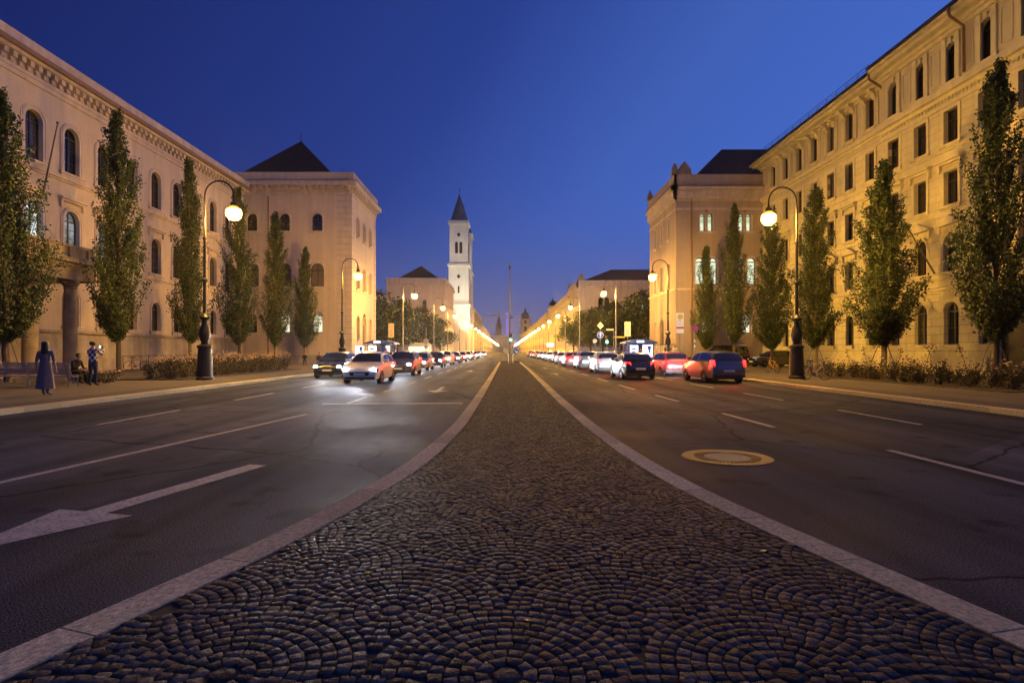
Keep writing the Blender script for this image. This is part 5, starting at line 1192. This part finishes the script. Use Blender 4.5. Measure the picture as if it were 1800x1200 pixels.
def person(label, loc, rotz, J, top, bottom, hair, hairkind='short', scale=1., dress=False, group=None):
    t = thing('person', label, 'person', loc, rotz, group); t.scale = (scale,) * 3
    me = skin_body(J, EDG, RAD); me.name = 'body'; me.materials.clear()
    for m in (MATS['skin'], MATS[top], MATS[bottom], MATS['shoe']): me.materials.append(m)
    # fingers, thumb, nose and ears join the same mesh
    b = MB(); V_ = {n: Vector(p) for n, p in J.items()}
    for q, s in (('L', 1), ('R', -1)):
        w, p = V_['wr' + q], V_['pm' + q]; d = (p - w).normalized(); side = d.cross(Vector((0, -1, .2))).normalized()
        if side.length < .1: side = Vector((1, 0, 0))
        bend = side.cross(d).normalized()
        for k, ln in enumerate((.070, .080, .075, .058)):
            o = p + side * (.030 - .020 * k); b.tube([tuple(o), tuple(o + d * ln * .5 + bend * .004), tuple(o + d * ln * .85 + bend * .022)], [.0095, .0088, .0070], 6)
        o = w + d * .03 + side * .03; b.tube([tuple(o), tuple(o + side * .022 + d * .028), tuple(o + side * .028 + d * .06 + bend * .01)], [.0105, .0095, .0078], 6)
    hd = (V_['crown'] - V_['jaw']).normalized(); fw = Vector((0, -1, 0)); c = (V_['jaw'] + V_['brow']) / 2
    b.tube([tuple(c + hd * .03 + fw * .075), tuple(c - hd * .005 + fw * .108), tuple(c - hd * .014 + fw * .085)], [.008, .014, .010], 6)
    for s in (-1, 1):
        b.tube([tuple(c + Vector((s * .074, 0, 0)) - hd * .02), tuple(c + Vector((s * .088, .01, 0)) + hd * .01), tuple(c + Vector((s * .078, .012, 0)) + hd * .035)], [.008, .013, .008], 6)
    bm = bmesh.new(); bm.from_mesh(me); nb = len(bm.faces)
    vs = [bm.verts.new(v) for v in b.v]
    for f in b.f:
        try: bm.faces.new([vs[i] for i in f])
        except ValueError: pass
    bm.faces.ensure_lookup_table()
    seg = [('jaw', 'crown', 0), ('neck', 'jaw', 0), ('pelvis', 'belly', 1), ('belly', 'chest', 1), ('chest', 'neck', 1)]
    for q in 'LR': seg += [('chest', 'sh' + q, 1), ('sh' + q, 'el' + q, 1), ('el' + q, 'wr' + q, 1 if top in ('plaid', 'cloth_black') else 0), ('wr' + q, 'pm' + q, 0), ('pelvis', 'hp' + q, 2), ('hp' + q, 'kn' + q, 2), ('kn' + q, 'an' + q, 2), ('an' + q, 'to' + q, 3)]
    for i, f in enumerate(bm.faces):
        f.smooth = True
        if i >= nb: f.material_index = 0; continue
        p = f.calc_center_median(); best = (9, 0)
        for a, e, mi in seg:
            A, B = V_[a], V_[e]; u = max(0, min(1, (p - A).dot(B - A) / (B - A).length_squared)); d = (A + (B - A) * u - p).length / (1 + .0)
            if d < best[0]: best = (d, mi)
        f.material_index = best[1]
    bm.to_mesh(me); bm.free(); link('body', me, t)
    for s in (-1, 1):
        b = MB(); e = c + hd * .035 + Vector((s * .032, -.083, 0)); b.lathe([(.003, -.011), (.011, 0), (.003, .011)], 8, tuple(e)); b.build('eye', 'cloth_black', t, smooth=True)
    b = MB(); e = c - hd * .045 + fw * .078; b.tube([tuple(e + Vector((-.022, 0, 0))), tuple(e + fw * .006), tuple(e + Vector((.022, 0, 0)))], .006, 5); b.build('mouth', 'cloth_maroon', t)
    b = MB(); cr = V_['brow'] + hd * .005; n = 14
    prof = [(.0, .105), (.055, .095), (.088, .06), (.100, .015), (.098, -.035), (.088, -.06)] if hairkind == 'short' else [(.0, .11), (.06, .10), (.096, .065), (.108, .01), (.112, -.08), (.125, -.2), (.13, -.34), (.10, -.42), (.04, -.45)]
    V = []; F = []
    for r, z in prof:
        for k in range(n):
            a = 2 * PI * k / n; x, y = r * math.cos(a), r * math.sin(a) * 1.12 + .022
            if y < -.02 and z < .03: y = -.02 + (y + .02) * .25
            V.append(tuple(cr + Vector((x, y + (.03 if z < -.1 else 0), 0)) + hd * z))
    for i in range(len(prof) - 1):
        for k in range(n): F.append((i * n + k, i * n + (k + 1) % n, (i + 1) * n + (k + 1) % n, (i + 1) * n + k))
    b.add(V, F); b.build('hair', hair, t, smooth=True)
    if dress:
        b = MB(); n = 20; V = []; F = []; pr = [(.155, 1.36), (.14, 1.16), (.165, 1.0), (.20, .8), (.24, .45), (.27, .22)]
        for r, z in pr:
            for k in range(n):
                a = 2 * PI * k / n; f = 1 + (.06 * math.sin(5 * a) if z < .9 else 0); V.append((r * math.cos(a) * f, r * .85 * math.sin(a) * f, z))
        for i in range(len(pr) - 1):
            for k in range(n): F.append((i * n + k, i * n + (k + 1) % n, (i + 1) * n + (k + 1) % n, (i + 1) * n + k))
        b.add(V, F); b.build('dress', top, t, smooth=True, fix=False)
    return t
def people():
    J = stand_pose()
    for q, s in (('L', 1), ('R', -1)): J.update({'el' + q: (s * .33, -.12, 1.24), 'wr' + q: (s * .17, -.32, 1.46), 'pm' + q: (s * .11, -.36, 1.53)})
    J['kn' + 'L'] = (.13, -.02, .48); J['anL'] = (.16, .02, .09); J['toL'] = (.19, -.12, .045); J['knR'] = (-.12, -.02, .48); J['anR'] = (-.14, .02, .09); J['toR'] = (-.17, -.12, .045)
    person('man in a checked shirt and jeans raising a phone with its light on', (-17.0, 23.4, .12), R(170), J, 'plaid', 'denim', 'hair_dark', scale=1.035)
    p = thing('phone', 'phone with shining light held up by the man in the checked shirt', 'phone', (-17.0, 23.4, .12), R(170))
    b = MB(); b.box(-.085, .085, -.405, -.393, 1.545, 1.635); b.build('case', 'plastic_black', p)
    b = MB(); b.lathe([(.01, 0), (.028, .004), (.01, .012)], 10, (0, 0, 0)); me = b.mesh('lamp', 'phone_glow', True); me.transform(Matrix.Translation((.06, -.389, 1.605)) @ Matrix.Rotation(R(-90), 4, 'X')); link('lamp', me, p)
    J = stand_pose(); J['knL'] = (.10, -.10, .49); J['anL'] = (.11, -.10, .09); J['toL'] = (.12, -.25, .045); J['anR'] = (-.11, .12, .10)
    person('woman with long dark hair in a pale dress standing by the kerb', (-14.9, 18.4, .12), R(195), J, 'cloth_pale', 'cloth_pale', 'hair_dark', 'long', .98, dress=True)
    person('person in dark clothes seated at the right end of the slatted bench', (-19.0, 25.0, .12), R(80), sit_pose(.10), 'cloth_black', 'cloth_black', 'hair_dark')
    person('person in a white top bent forward at the left end of the bench', (-21.6, 24.4, .12), R(-10), sit_pose(.22), 'cloth_white', 'denim', 'hair_brown')
    person('dark figure seated on the low wall before the lit window on the left', (-20.2, 57, .12), R(20), sit_pose(.05), 'cloth_black', 'denim', 'hair_dark')
    person('person in a dark jacket seated at the foot of the second left lamp', (-16.6, 50.5, .12), R(25), sit_pose(.08), 'cloth_maroon', 'denim', 'hair_brown')
    person('person in a pale shirt seated close beside the dark jacket at the second left lamp', (-16.0, 50.8, .12), R(-5), sit_pose(.02), 'cloth_white', 'denim', 'hair_dark')
    person('dark clothed person waiting beside the blue shelter on the right', (13.6, 57.5, .12), R(160), stand_pose(), 'cloth_black', 'cloth_black', 'hair_dark')
    person('person in blue jeans waiting beside the blue shelter on the left', (-12.9, 61.2, .12), R(20), stand_pose(), 'cloth_white', 'denim', 'hair_dark')
people()

# ------------------------------------------------------------------ benches, planting, bicycles
def bench(loc, rotz, L_, label, back=True):
    t = thing('park_bench', label, 'bench', loc, rotz, 'slatted benches')
    for k in range(6): 
        b = MB(); b.box(-L_ / 2, L_ / 2, -.40 + k * .078, -.40 + k * .078 + .055, .43 - .006 * k, .465 - .006 * k); b.build('seat_slat', 'bench_wood', t)
    if back:
        for k in range(7):
            z = .50 + k * .066; b = MB(); b.box(-L_ / 2, L_ / 2, .075 + .028 * k - (.02 * max(0, k - 4)), .105 + .028 * k - (.02 * max(0, k - 4)), z, z + .045); b.build('back_slat', 'bench_wood', t)
    for x in ((-L_ / 2 + .12), 0, L_ / 2 - .12):
        b = MB(); pts = [(x, -.38, 0), (x, -.36, .2), (x, -.38, .40), (x, -.2, .412), (x, .05, .39)]
        if back: pts += [(x, .15, .6), (x, .25, .9), (x, .20, .98)]
        b.tube(pts, .02, 6); b.tube([(x, .12, 0), (x, .02, .38)], .02, 6); b.build('iron_leg', 'steel_grey', t)
bench((-20.5, 25.1, .12), R(180), 3.2, 'slatted bench with backrest seen from behind, farther of the two')
bench((-18.9, 22.6, .12), R(180), 3.4, 'low slatted bench with backrest nearest the kerb, closer of the two')
def rose_mesh(seed, R_=.6, H=.9, nl=520, nf=22, twig=0):
    rs = np.random.RandomState(seed); st = MB(); P = []
    for i in range(11):
        a = rs.rand() * 2 * PI; r = R_ * rs.rand(); h = H * rs.uniform(.55, 1.05) * (1 + (twig if i < 3 else 0)); p = (r * .25 * math.cos(a), r * .25 * math.sin(a), 0), (r * .7 * math.cos(a), r * .7 * math.sin(a), h * .6), (r * math.cos(a), r * math.sin(a), h)
        st.tube(p, [.012, .009, .004], 4); k = nl // 11; s = (rs.rand(k) ** .7)[:, None]
        q = (1 - s) ** 2 * np.array(p[0]) + 2 * s * (1 - s) * np.array(p[1]) + s ** 2 * np.array(p[2]); P.append(q + rs.normal(size=(k, 3)) * (.11 if i >= 3 or not twig else .06))
    P = np.concatenate(P); P = P[P[:, 2] > .02]; N_ = P * np.array([1, 1, .3]) + np.array([0, 0, .3]); N_ /= np.linalg.norm(N_, axis=1)[:, None]
    lm = leaves_mesh('foliage', P, N_, .085, 'rose_leaf', seed)
    f = MB(); top = P[np.argsort(-P[:, 2] + rs.rand(len(P)) * .35)[:nf]]
    for q in top:
        c = q + np.array([0, 0, .03]); r = rs.uniform(.028, .055); f.lathe([(.005, -r * .6), (r * .8, -r * .3), (r, .1 * r), (r * .7, r * .55), (r * .2, r * .6)], 7, tuple(c))
    return st.mesh('stems', 'bark'), lm, f.mesh('blossoms', 'rose_petal', True)
def roses():
    var = [rose_mesh(31), rose_mesh(32, .7, 1.0), rose_mesh(33, .55, .45, 300, 16), rose_mesh(34, .6, .95, 380, 6, .75), rose_mesh(35, .7, .7, 420, 8)]
    def put(k, x, y, lab, grp, rz, s=1.):
        t = thing('rose_bush', lab, 'bush', (x, y, .16), rz, grp); t.scale = (s,) * 3
        st, lm, fl = var[k]; link('stems', st, t); link('foliage', lm, t); f = link('blossoms', fl, t)
    r = random.Random(5)
    for i in range(26):
        y = 28.6 + (i % 13) * 1.2; x = -16.6 - (i // 13) * 1.3 - r.uniform(0, .4)
        if abs(y - 28.3) < .8 and x > -16: continue
        put(r.choice([0, 1, 1]), x, y, 'dense rose bush with pale blossoms in the bed around the nearest left lamp', 'rose bushes in the left bed', r.uniform(0, 6), r.uniform(.9, 1.15))
    for i in range(8): put(2, -17.6 - i * .45 + r.uniform(-.2, .2), 24.9 + i * .35, 'low pale flowering plant beside the man in the checked shirt', 'low flowers beside the left bed', r.uniform(0, 6))
    for i in range(24):
        y = 20.4 + (i % 12) * 1.05; x = 18.0 + (i // 12) * 1.3 + r.uniform(-.2, .3)
        put(4 if i % 3 else 3, x, y, 'straggly rose bush with tall shoots in the bed before the yellow building', 'rose bushes in the right bed', r.uniform(0, 6), r.uniform(.85, 1.2))
    for nm, x0, x1, y0, y1 in (('planting_bed', -19.2, -16.0, 28, 44.5), ('planting_bed', 17.2, 20.2, 19.5, 33)):
        b = MB(); b.box(x0, x1, y0, y1, .1, .16); struct(b.build(nm, 'soil'))
roses()
def make_bike(m, label, loc, rotz, group):
    t = thing('bicycle', label, 'bicycle', loc, rotz, group)
    wm = MB(); n = 26; wm.tube([(.335 * math.cos(2 * PI * k / n), 0, .335 * math.sin(2 * PI * k / n)) for k in range(n + 1)], .018, 6, cap=False)
    for k in range(14): a = 2 * PI * k / 14; wm.tube([(0, .02 if k % 2 else -.02, 0), (.32 * math.cos(a), 0, .32 * math.sin(a))], .0022, 3, cap=False)
    wm.tube([(0, -.04, 0), (0, .04, 0)], .02, 6); wme = wm.mesh('wheel', 'rubber', True)
    for x in (-.52, .52): link('wheel', wme, t, loc=(x, 0, .355))
    b = MB(); bb, sd, hd, rr, fr = (-.08, 0, .30), (-.22, 0, .78), (.36, 0, .80), (-.52, 0, .355), (.52, 0, .355); h2 = (.39, 0, .68)
    for p, q, r in ((bb, sd, .016), (sd, hd, .016), (bb, h2, .018), (hd, h2, .02)): b.tube([p, q], r, 6)
    for s in (-.05, .05): b.tube([rr[:1] + (s,) + rr[2:], bb[:1] + (s * .6,) + bb[2:]], .009, 5); b.tube([rr[:1] + (s,) + rr[2:], sd[:1] + (s * .4,) + sd[2:]], .009, 5); b.tube([fr[:1] + (s,) + fr[2:], h2[:1] + (s * .6,) + h2[2:]], .011, 5)
    b.build('frame', m, t, smooth=True)
    b = MB(); b.tube([(-.22, 0, .78), (-.25, 0, .93)], .012, 6); b.prism([(-.40, .065), (-.36, .08), (-.12, .02), (-.10, 0), (-.12, -.02), (-.36, -.08), (-.40, -.065)], lambda x, y, d: (x, y, d), .93, .975); b.build('saddle', 'plastic_black', t)
    b = MB(); b.tube([(.36, 0, .80), (.33, 0, .98)], .013, 6); b.tube([(.24, -.28, 1.02), (.35, -.18, 1.0), (.34, 0, .99), (.35, .18, 1.0), (.24, .28, 1.02)], .012, 6); b.build('handlebar', 'steel_grey', t, smooth=True)
    b = MB(); b.lathe([(.02, -.01), (.09, -.006), (.09, .006), (.02, .01)], 14); me = b.mesh('crankset', 'steel_grey'); me.transform(Matrix.Translation((-.08, -.06, .30)) @ Matrix.Rotation(R(90), 4, 'X')); link('crankset', me, t)
    b = MB(); b.tube([(-.08, -.07, .30), (-.02, -.07, .15), (-.02, -.15, .15)], .01, 5); b.tube([(-.08, .07, .30), (-.14, .07, .45), (-.14, .15, .45)], .01, 5); b.build('pedal', 'steel_grey', t)
    return t
def bikes():
    G = 'bicycles leaning on the railing by the left building'
    make_bike('bike_red', 'red bicycle parked beside the dark railing, leftmost of the bicycles', (-27.2, 41.9, .126), R(20), G)
    k_ = make_bike('bike_black', 'dark bicycle parked at the railing behind the rose bushes', (-27.4, 46.5, .126), R(10), G)
    bl = make_bike('bike_blue', 'blue dark bicycle parked at the far end of the railing', (-27.3, 58.2, .126), R(24), G)
    for i, (y, a) in enumerate(((47.4, 30), (48.6, 12), (49.5, 26), (51.0, 8), (52.2, 22), (53.6, 15), (55.0, 28), (56.4, 12))): dup(k_, (-27.3 + .2 * (i % 3), y, .126), R(a), 'dark bicycle parked at the railing behind the rose bushes')
    make_bike('bike_yellow', 'yellow bicycle seen end on before the right lamp', (17.6, 37.6, .126), R(97), 'bicycles on the right pavement')
    make_bike('bike_white', 'pale bicycle parked sideways at the edge of the right pavement', (15.2, 28.0, .126), R(4), 'bicycles on the right pavement')
    t = thing('railing', 'dark metal railing along the foot of the left building', 'railing', (-28.3, 51, .12))
    b = MB(); b.tube([(0, -9, 1.08), (0, 9, 1.08)], .025, 6); b.build('top_rail', 'iron_dark', t)
    for k in range(19): b = MB(); b.tube([(0, -9 + k, 0), (0, -9 + k, 1.08)], .018, 5); b.build('post', 'iron_dark', t)
bikes()

# ------------------------------------------------------------------ signs, shelters, signals
def text(body, size, m, parent, loc, name='lettering', rotz=0.):
    c = bpy.data.curves.new(name, 'FONT'); c.body = body; c.size = size; c.align_x = 'CENTER'; c.align_y = 'CENTER'; c.extrude = .003
    o = bpy.data.objects.new(name, c); COL.objects.link(o); dg = bpy.context.evaluated_depsgraph_get(); dg.update(); me = bpy.data.meshes.new_from_object(o.evaluated_get(dg)); bpy.data.objects.remove(o)
    me.materials.clear(); me.materials.append(MATS[m]); me.transform(Matrix.Rotation(R(90), 4, 'X')); return link(name, me, parent, loc=loc, rotz=rotz)
def disc(b, x, z, r, y0, y1, n=28): b.prism([(x + r * math.cos(2 * PI * k / n), z + r * math.sin(2 * PI * k / n)) for k in range(n)], lambda a, c, d: (a, d, c), y0, y1)
def post(t, h, r=.035, m='steel_grey', y=.06, x=0.):
    b = MB(); b.tube([(x, y, 0), (x, y, h)], r, 8); return b.build('post', m, t, smooth=True)
def stop_board(label, loc, z0, z1, w, board, ring, disc_m, red=False, lines=True):
    t = thing('bus_stop_sign', label, 'sign', loc, 0, 'bus stop signs'); post(t, z1 - .02)
    b = MB(); b.box(-w / 2, w / 2, 0, .03, z0, z1); b.build('board', board, t)
    r = w * .36; zc = z1 - r - .1; b = MB(); disc(b, 0, zc, r, -.006, 0); b.build('ring', ring, t); b = MB(); disc(b, 0, zc, r * .84, -.010, -.004); b.build('disc', disc_m, t)
    text('H', r * 1.35, ring, t, (0, -.014, zc))
    if lines:
        zz = zc - r - .14
        while zz > z0 + (.62 if red else .1): 
            b = MB(); b.box(-w * .36, w * .36 * random.Random(int(zz * 99)).uniform(.3, 1), -.004, 0, zz - .02, zz + .02); b.build('timetable_line', 'print_grey', t); zz -= .12 if not red else .2
    if red: b = MB(); b.box(-w / 2 + .001, w / 2 - .001, -.006, 0, z0 + .36, z0 + .50); b.build('stripe', 'sign_red', t)
    return t
stop_board('white stop sign with green H and red stripe before the right corner building', (13.75, 45, .12), 2.85, 4.45, .58, 'sign_white', 'sign_green', 'sign_yellow', True)
stop_board('yellow stop sign with H above the blue shelter on the right', (12.5, 58.6, .12), 2.95, 4.45, .62, 'sign_cream', 'sign_yellow', 'sign_cream')
stop_board('cream stop sign with H above the blue shelter on the left', (-12.75, 63.0, .12), 2.95, 4.5, .62, 'sign_cream', 'print_grey', 'sign_cream')
t = thing('no_stopping_sign', 'round no stopping sign with dark red rim on stickered post at right', 'sign', (14.0, 42.2, .12)); post(t, 3.45)
b = MB(); disc(b, 0, 3.1, .24, 0, .02); b.build('rim', 'sign_red', t); b = MB(); disc(b, 0, 3.1, .185, -.006, .001); b.build('disc', 'sign_blue', t)
for a in (45, -45):
    b = MB(); c, s = math.cos(R(a)), math.sin(R(a)); b.prism([(c * x - s * z, 3.1 + s * x + c * z) for x, z in ((-.2, -.025), (.2, -.025), (.2, .025), (-.2, .025))], lambda p, q, d: (p, d, q), -.010 - .002 * (a > 0), -.004); b.build('cross_bar', 'sign_red', t)
for z, m in ((2.35, 'sign_green'), (2.1, 'sign_white'), (1.9, 'sign_green'), (1.72, 'sign_white')): b = MB(); b.tube([(0, .06, z), (0, .06, z + .17)], .042, 8); b.build('sticker', m, t)
t = thing('priority_sign_post', 'yellow diamond priority sign above blue straight on arrow on a grey post', 'sign', (12.4, 75, .12)); post(t, 5.35)
b = MB(); b.prism([(0, 4.35), (.44, 4.79), (0, 5.23), (-.44, 4.79)], lambda p, q, d: (p, d, q), .0, .02); b.build('diamond_plate', 'sign_white', t)
b = MB(); b.prism([(0, 4.50), (.29, 4.79), (0, 5.08), (-.29, 4.79)], lambda p, q, d: (p, d, q), -.006, .001); b.build('diamond_centre', 'sign_yellow', t)
b = MB(); disc(b, 0, 3.55, .42, 0, .02); b.build('rim', 'sign_white', t); b = MB(); disc(b, 0, 3.55, .39, -.006, .001); b.build('disc', 'sign_blue', t)
b = MB(); b.prism([(-.05, 3.3), (.05, 3.3), (.05, 3.62), (.17, 3.62), (0, 3.85), (-.17, 3.62), (-.05, 3.62)], lambda p, q, d: (p, d, q), -.012, -.004); b.build('arrow', 'sign_white', t)
b = MB(); disc(b, -.72, 2.75, .28, 0, .02); b.build('side_disc', 'sign_grey', t); b = MB(); b.tube([(-.72, .05, 0), (-.72, .05, 2.6)], .03, 6); b.build('side_post', 'steel_grey', t)
t = thing('street_name_sign', 'cream street name plates on arms near the green signal on the right', 'sign', (13.4, 71, .12)); post(t, 4.3)
b = MB(); b.box(-.9, -.05, .03, .06, 4.02, 4.18); b.box(.0, .0, 0, 0, 0, 0) if False else None; b.build('name_plate', 'sign_cream', t); b = MB(); b.box(.3, 1.4, .03, .06, 3.1, 3.27); b.box(.02, .32, .035, .055, 3.15, 3.2); b.build('name_plate', 'sign_yellow', t)
def signal(label, loc, on, zc=2.9, back_sign=False):
    t = thing('traffic_light', label, 'traffic light', loc, 0, 'traffic lights'); post(t, zc + .5, .05, y=.12)
    b = MB(); b.box(-.17, .17, 0, .2, zc - .48, zc + .48); b.build('signal_head', 'plastic_black', t)
    for k, (nm, z) in enumerate((('red_lens', .31), ('amber_lens', 0), ('green_lens', -.31))):
        m = ('red_glow' if on == 'red' else 'cloth_maroon', 'gutter_copper', 'green_glow' if on == 'green' else 'sign_green')[k]
        b = MB(); disc(b, 0, zc + z, .145, -.012, .001, 18); b.build(nm, m, t)
        b = MB(); b.prism([(.13 * math.cos(PI * j / 10), zc + z + .13 * math.sin(PI * j / 10)) for j in range(11)] + [(.122 * math.cos(PI * j / 10), zc + z + .122 * math.sin(PI * j / 10)) for j in range(10, -1, -1)], lambda p, q, d: (p, d, q), -.16, -.002); b.build('hood', 'plastic_black', t)
    return t
signal('green traffic light on the island tip beside the tall mast', (.55, 72.2, .1), 'green', 3.2)
signal('green traffic light on the right kerb by the arrow sign', (12.75, 72, .12), 'green', 2.9)
signal('red traffic light on the left kerb far down the street', (-11.5, 248, .12), 'red', 5.4)
t = thing('tall_mast', 'very tall slim bare mast rising from the middle of the street', 'mast', (.44, 73.4, .1))
b = MB(); b.lathe([(.2, 0), (.2, .3), (.13, .4), (.11, 6), (.075, 12.6)], 12); b.build('shaft', 'wood_grey', t, smooth=True); b = MB(); b.lathe([(.16, 12.6), (.17, 12.7), (.1, 12.85), (.02, 12.9)], 10); b.build('cap', 'steel_grey', t, smooth=True); b = MB(); b.box(-.12, .12, -.12, .12, 12.0, 12.35); b.build('bracket', 'iron_dark', t)
t = thing('keep_right_sign', 'blue keep right sign and grey round sign back on white posts at the island end', 'sign', (.5, 71.4, .1))
for x, m in ((.72, 'sign_blue'), (-.52, 'sign_grey')):
    b = MB(); b.tube([(x * .45, .05, 0), (x * .45, .05, 1.0), (x, .05, 1.35)], .045, 8); b.build('post', 'sign_white', t, smooth=True); b = MB(); disc(b, x, 1.42, .36, 0, .03); b.build('disc', m, t)
b = MB(); b.prism([(.55, 1.60), (.83, 1.32), (.83, 1.47), (.93, 1.47), (.93, 1.22), (.68, 1.22), (.68, 1.30), (.76, 1.30), (.50, 1.55)], lambda p, q, d: (p, d, q), -.01, .001); b.build('arrow', 'sign_white', t)
def shelter(label, loc, s):
    t = thing('bus_shelter', label, 'shelter', loc, 0, 'blue bus shelters')
    b = MB(); n = 10; out = [(-1.7 + 3.4 * k / n, 2.35 + .35 * math.sin(PI * k / n)) for k in range(n + 1)]; b.prism(out + [(1.7, 2.25), (-1.7, 2.25)], lambda p, q, d: (p, d, q), -.3, 3.0); b.build('curved_roof', 'kiosk_blue', t)
    for x in (-1.25, 1.25):
        for y in (0, 2.8): b = MB(); b.box(x - .05, x + .05, y - .05, y + .05, 0, 2.3); b.build('post', 'kiosk_blue', t)
    b = MB(); b.box(-.55, .2, -.33, -.302, 2.33, 2.55); b.build('lit_route_panel', 'white_glow', t)
    b = MB(); b.box(-1.2, -.35, -.02, .1, .35, 2.05); b.build('lit_poster', 'white_glow', t); b = MB(); b.box(.75, 1.2, -.02, .1, .7, 2.05); b.build('lit_poster', 'white_glow', t)
    b = MB(); b.box(-.34, .74, 2.7, 2.74, .3, 2.2); b.build('back_panel', 'kiosk_blue', t); b = MB(); b.box(-.3, .7, 2.2, 2.6, .42, .48); b.build('bench_seat', 'steel_grey', t)
    b = MB()
    for k, (x, z, w) in enumerate(((-1.0, 1.6, .5), (-.95, 1.25, .36), (-1.05, .9, .42))): b.box(x - .06, x + w - .06, -.026, -.021, z, z + .16)
    b.build('poster_print', 'sign_blue', t)
shelter('blue bus shelter with lit poster on the right pavement', (12.95 + 1.3, 60, .12), 1)
shelter('blue bus shelter with lit poster on the left pavement', (-14.3, 64, .12), -1)
def subway(label, loc, w, d, lit_poster):
    t = thing('subway_entrance', label, 'entrance', loc, 0, 'subway entrances')
    n = int(w / .28)
    for k in range(n + 1):
        b = MB(); b.box(-w / 2 + k * w / n - .02, -w / 2 + k * w / n + .02, -.02, .02, 0, 2.0); b.build('bar', 'steel_light', t)
    b = MB(); b.box(-w / 2 - .03, w / 2 + .03, -.03, .03, 2.0, 2.06); b.box(-w / 2, w / 2, -.035, .035, .0, .9) if not lit_poster else None; b.build('top_rail', 'iron_dark', t)
    b = MB(); b.box(-w / 2 - .9, -w / 2 - .05, -.12, .02, .75, 2.0); b.build('lit_poster', 'white_glow', t)
    b = MB(); b.prism([(-w / 2 - .55, 1.9), (-w / 2 - .15, 1.9), (-w / 2 - .3, 1.1)], lambda p, q, e: (p, e, q), -.13, -.118); b.build('poster_print', 'sign_blue', t)
    b = MB(); b.box(-w / 2 - .03, w / 2, 2.5, 2.6, 0, 1.0); b.build('side_wall', 'plinth_stone', t)
subway('subway entrance with upright bars and lit white poster on the right', (14.2, 51.5, .12), 1.9, 3, True)
subway('subway entrance with dark panel and lit white poster on the left', (-14.4, 60.3, .12), 1.3, 3, False)
t = thing('litter_bin', 'round pillar bin at the foot of the white stop sign', 'bin', (13.7, 46, .12)); b = MB(); b.lathe([(.30, 0), (.32, .05), (.32, 1.5), (.34, 1.52), (.34, 1.62), (.1, 1.68)], 18); b.build('drum', 'sign_cream', t, smooth=True); b = MB(); b.lathe([(.326, 1.0), (.33, 1.01), (.33, 1.12), (.326, 1.13)], 18); b.build('band', 'iron_dark', t)
t = thing('crossing_sign_post', 'round sign on a tall bare post beside the left road edge past the shelter', 'sign', (-12.7, 90, .12)); post(t, 5.2, .06); b = MB(); disc(b, 0, 3.0, .45, 0, .03); b.build('disc', 'sign_grey', t); b = MB(); disc(b, 0, 2.1, .3, 0, .03); b.build('disc', 'sign_grey', t)
t = thing('lit_pavilion', 'low pale lit pavilion under the trees beyond the left shelter', 'pavilion', (-15.6, 101, .12))
b = MB(); b.box(-1.9, 1.9, 0, 3, 0, .9); b.box(-1.9, 1.9, .4, 3, .9, 2.4); b.build('counter', 'sign_cream', t); b = MB(); b.box(-1.85, 1.85, .36, .395, .95, 2.3); b.build('lit_front', 'glass_lit', t); b = MB(); b.prism([(-2.1, 2.4), (2.1, 2.4), (1.5, 2.9), (-1.5, 2.9)], lambda p, q, d: (p, d, q), -.5, 3.2); b.build('roof', 'steel_light', t)
t = thing('lit_sign_panel', 'small blue white lit panel far down the right pavement', 'sign', (11.6, 150, .12)); post(t, 3.4); b = MB(); b.box(-.9, .9, -.1, .04, 2.6, 3.5); b.build('panel', 'white_glow', t)
def leaf_litter():
    G = 'fallen leaves on the median'
    r = random.Random(2)
    for i, (x, y) in enumerate(((.12, 3.05), (.55, 5.15), (1.85, 4.1), (-.9, 3.7))):
        b = MB(); a = r.uniform(0, 6); c, s = math.cos(a), math.sin(a); q = [(-.035, 0, .004), (0, .018, .012), (.04, .004, .006), (0, -.018, .010)]
        b.add([(c * u - s * v, s * u + c * v, w) for u, v, w in q] + [(c * u - s * v, s * u + c * v, w - .002) for u, v, w in q], [(0, 1, 2, 3), (7, 6, 5, 4), (0, 4, 5, 1), (1, 5, 6, 2), (2, 6, 7, 3), (3, 7, 4, 0)])
        o = b.build('fallen_leaf', 'sign_yellow'); o.location = (x, y, MZ + .006); tag(o, ('small yellow leaf lying on the setts nearest the camera', 'yellow leaf on the setts right of the median centre', 'yellow leaf near the right median kerb', 'yellow leaf on the left half of the setts')[i], 'leaf', G)
leaf_litter()

# ------------------------------------------------------------------ thin volume of air added to give the lamps a glow
def glow_haze():
    b = MB(); b.box(-700, 700, -60, 1400, -1.2, 96); o = struct(b.build('glow_haze', 'steel_grey'), 'stuff')
    m = bpy.data.materials.new('glow_haze_air'); m.use_nodes = True; N = m.node_tree.nodes; N.remove(N['Principled BSDF']); v = N.new('ShaderNodeVolumePrincipled')
    v.inputs['Color'].default_value = (.95, .93, .88, 1); v.inputs['Density'].default_value = .00009; v.inputs['Anisotropy'].default_value = .86
    m.node_tree.links.new(v.outputs[0], N['Material Output'].inputs['Volume']); o.data.materials.clear(); o.data.materials.append(m)
glow_haze()
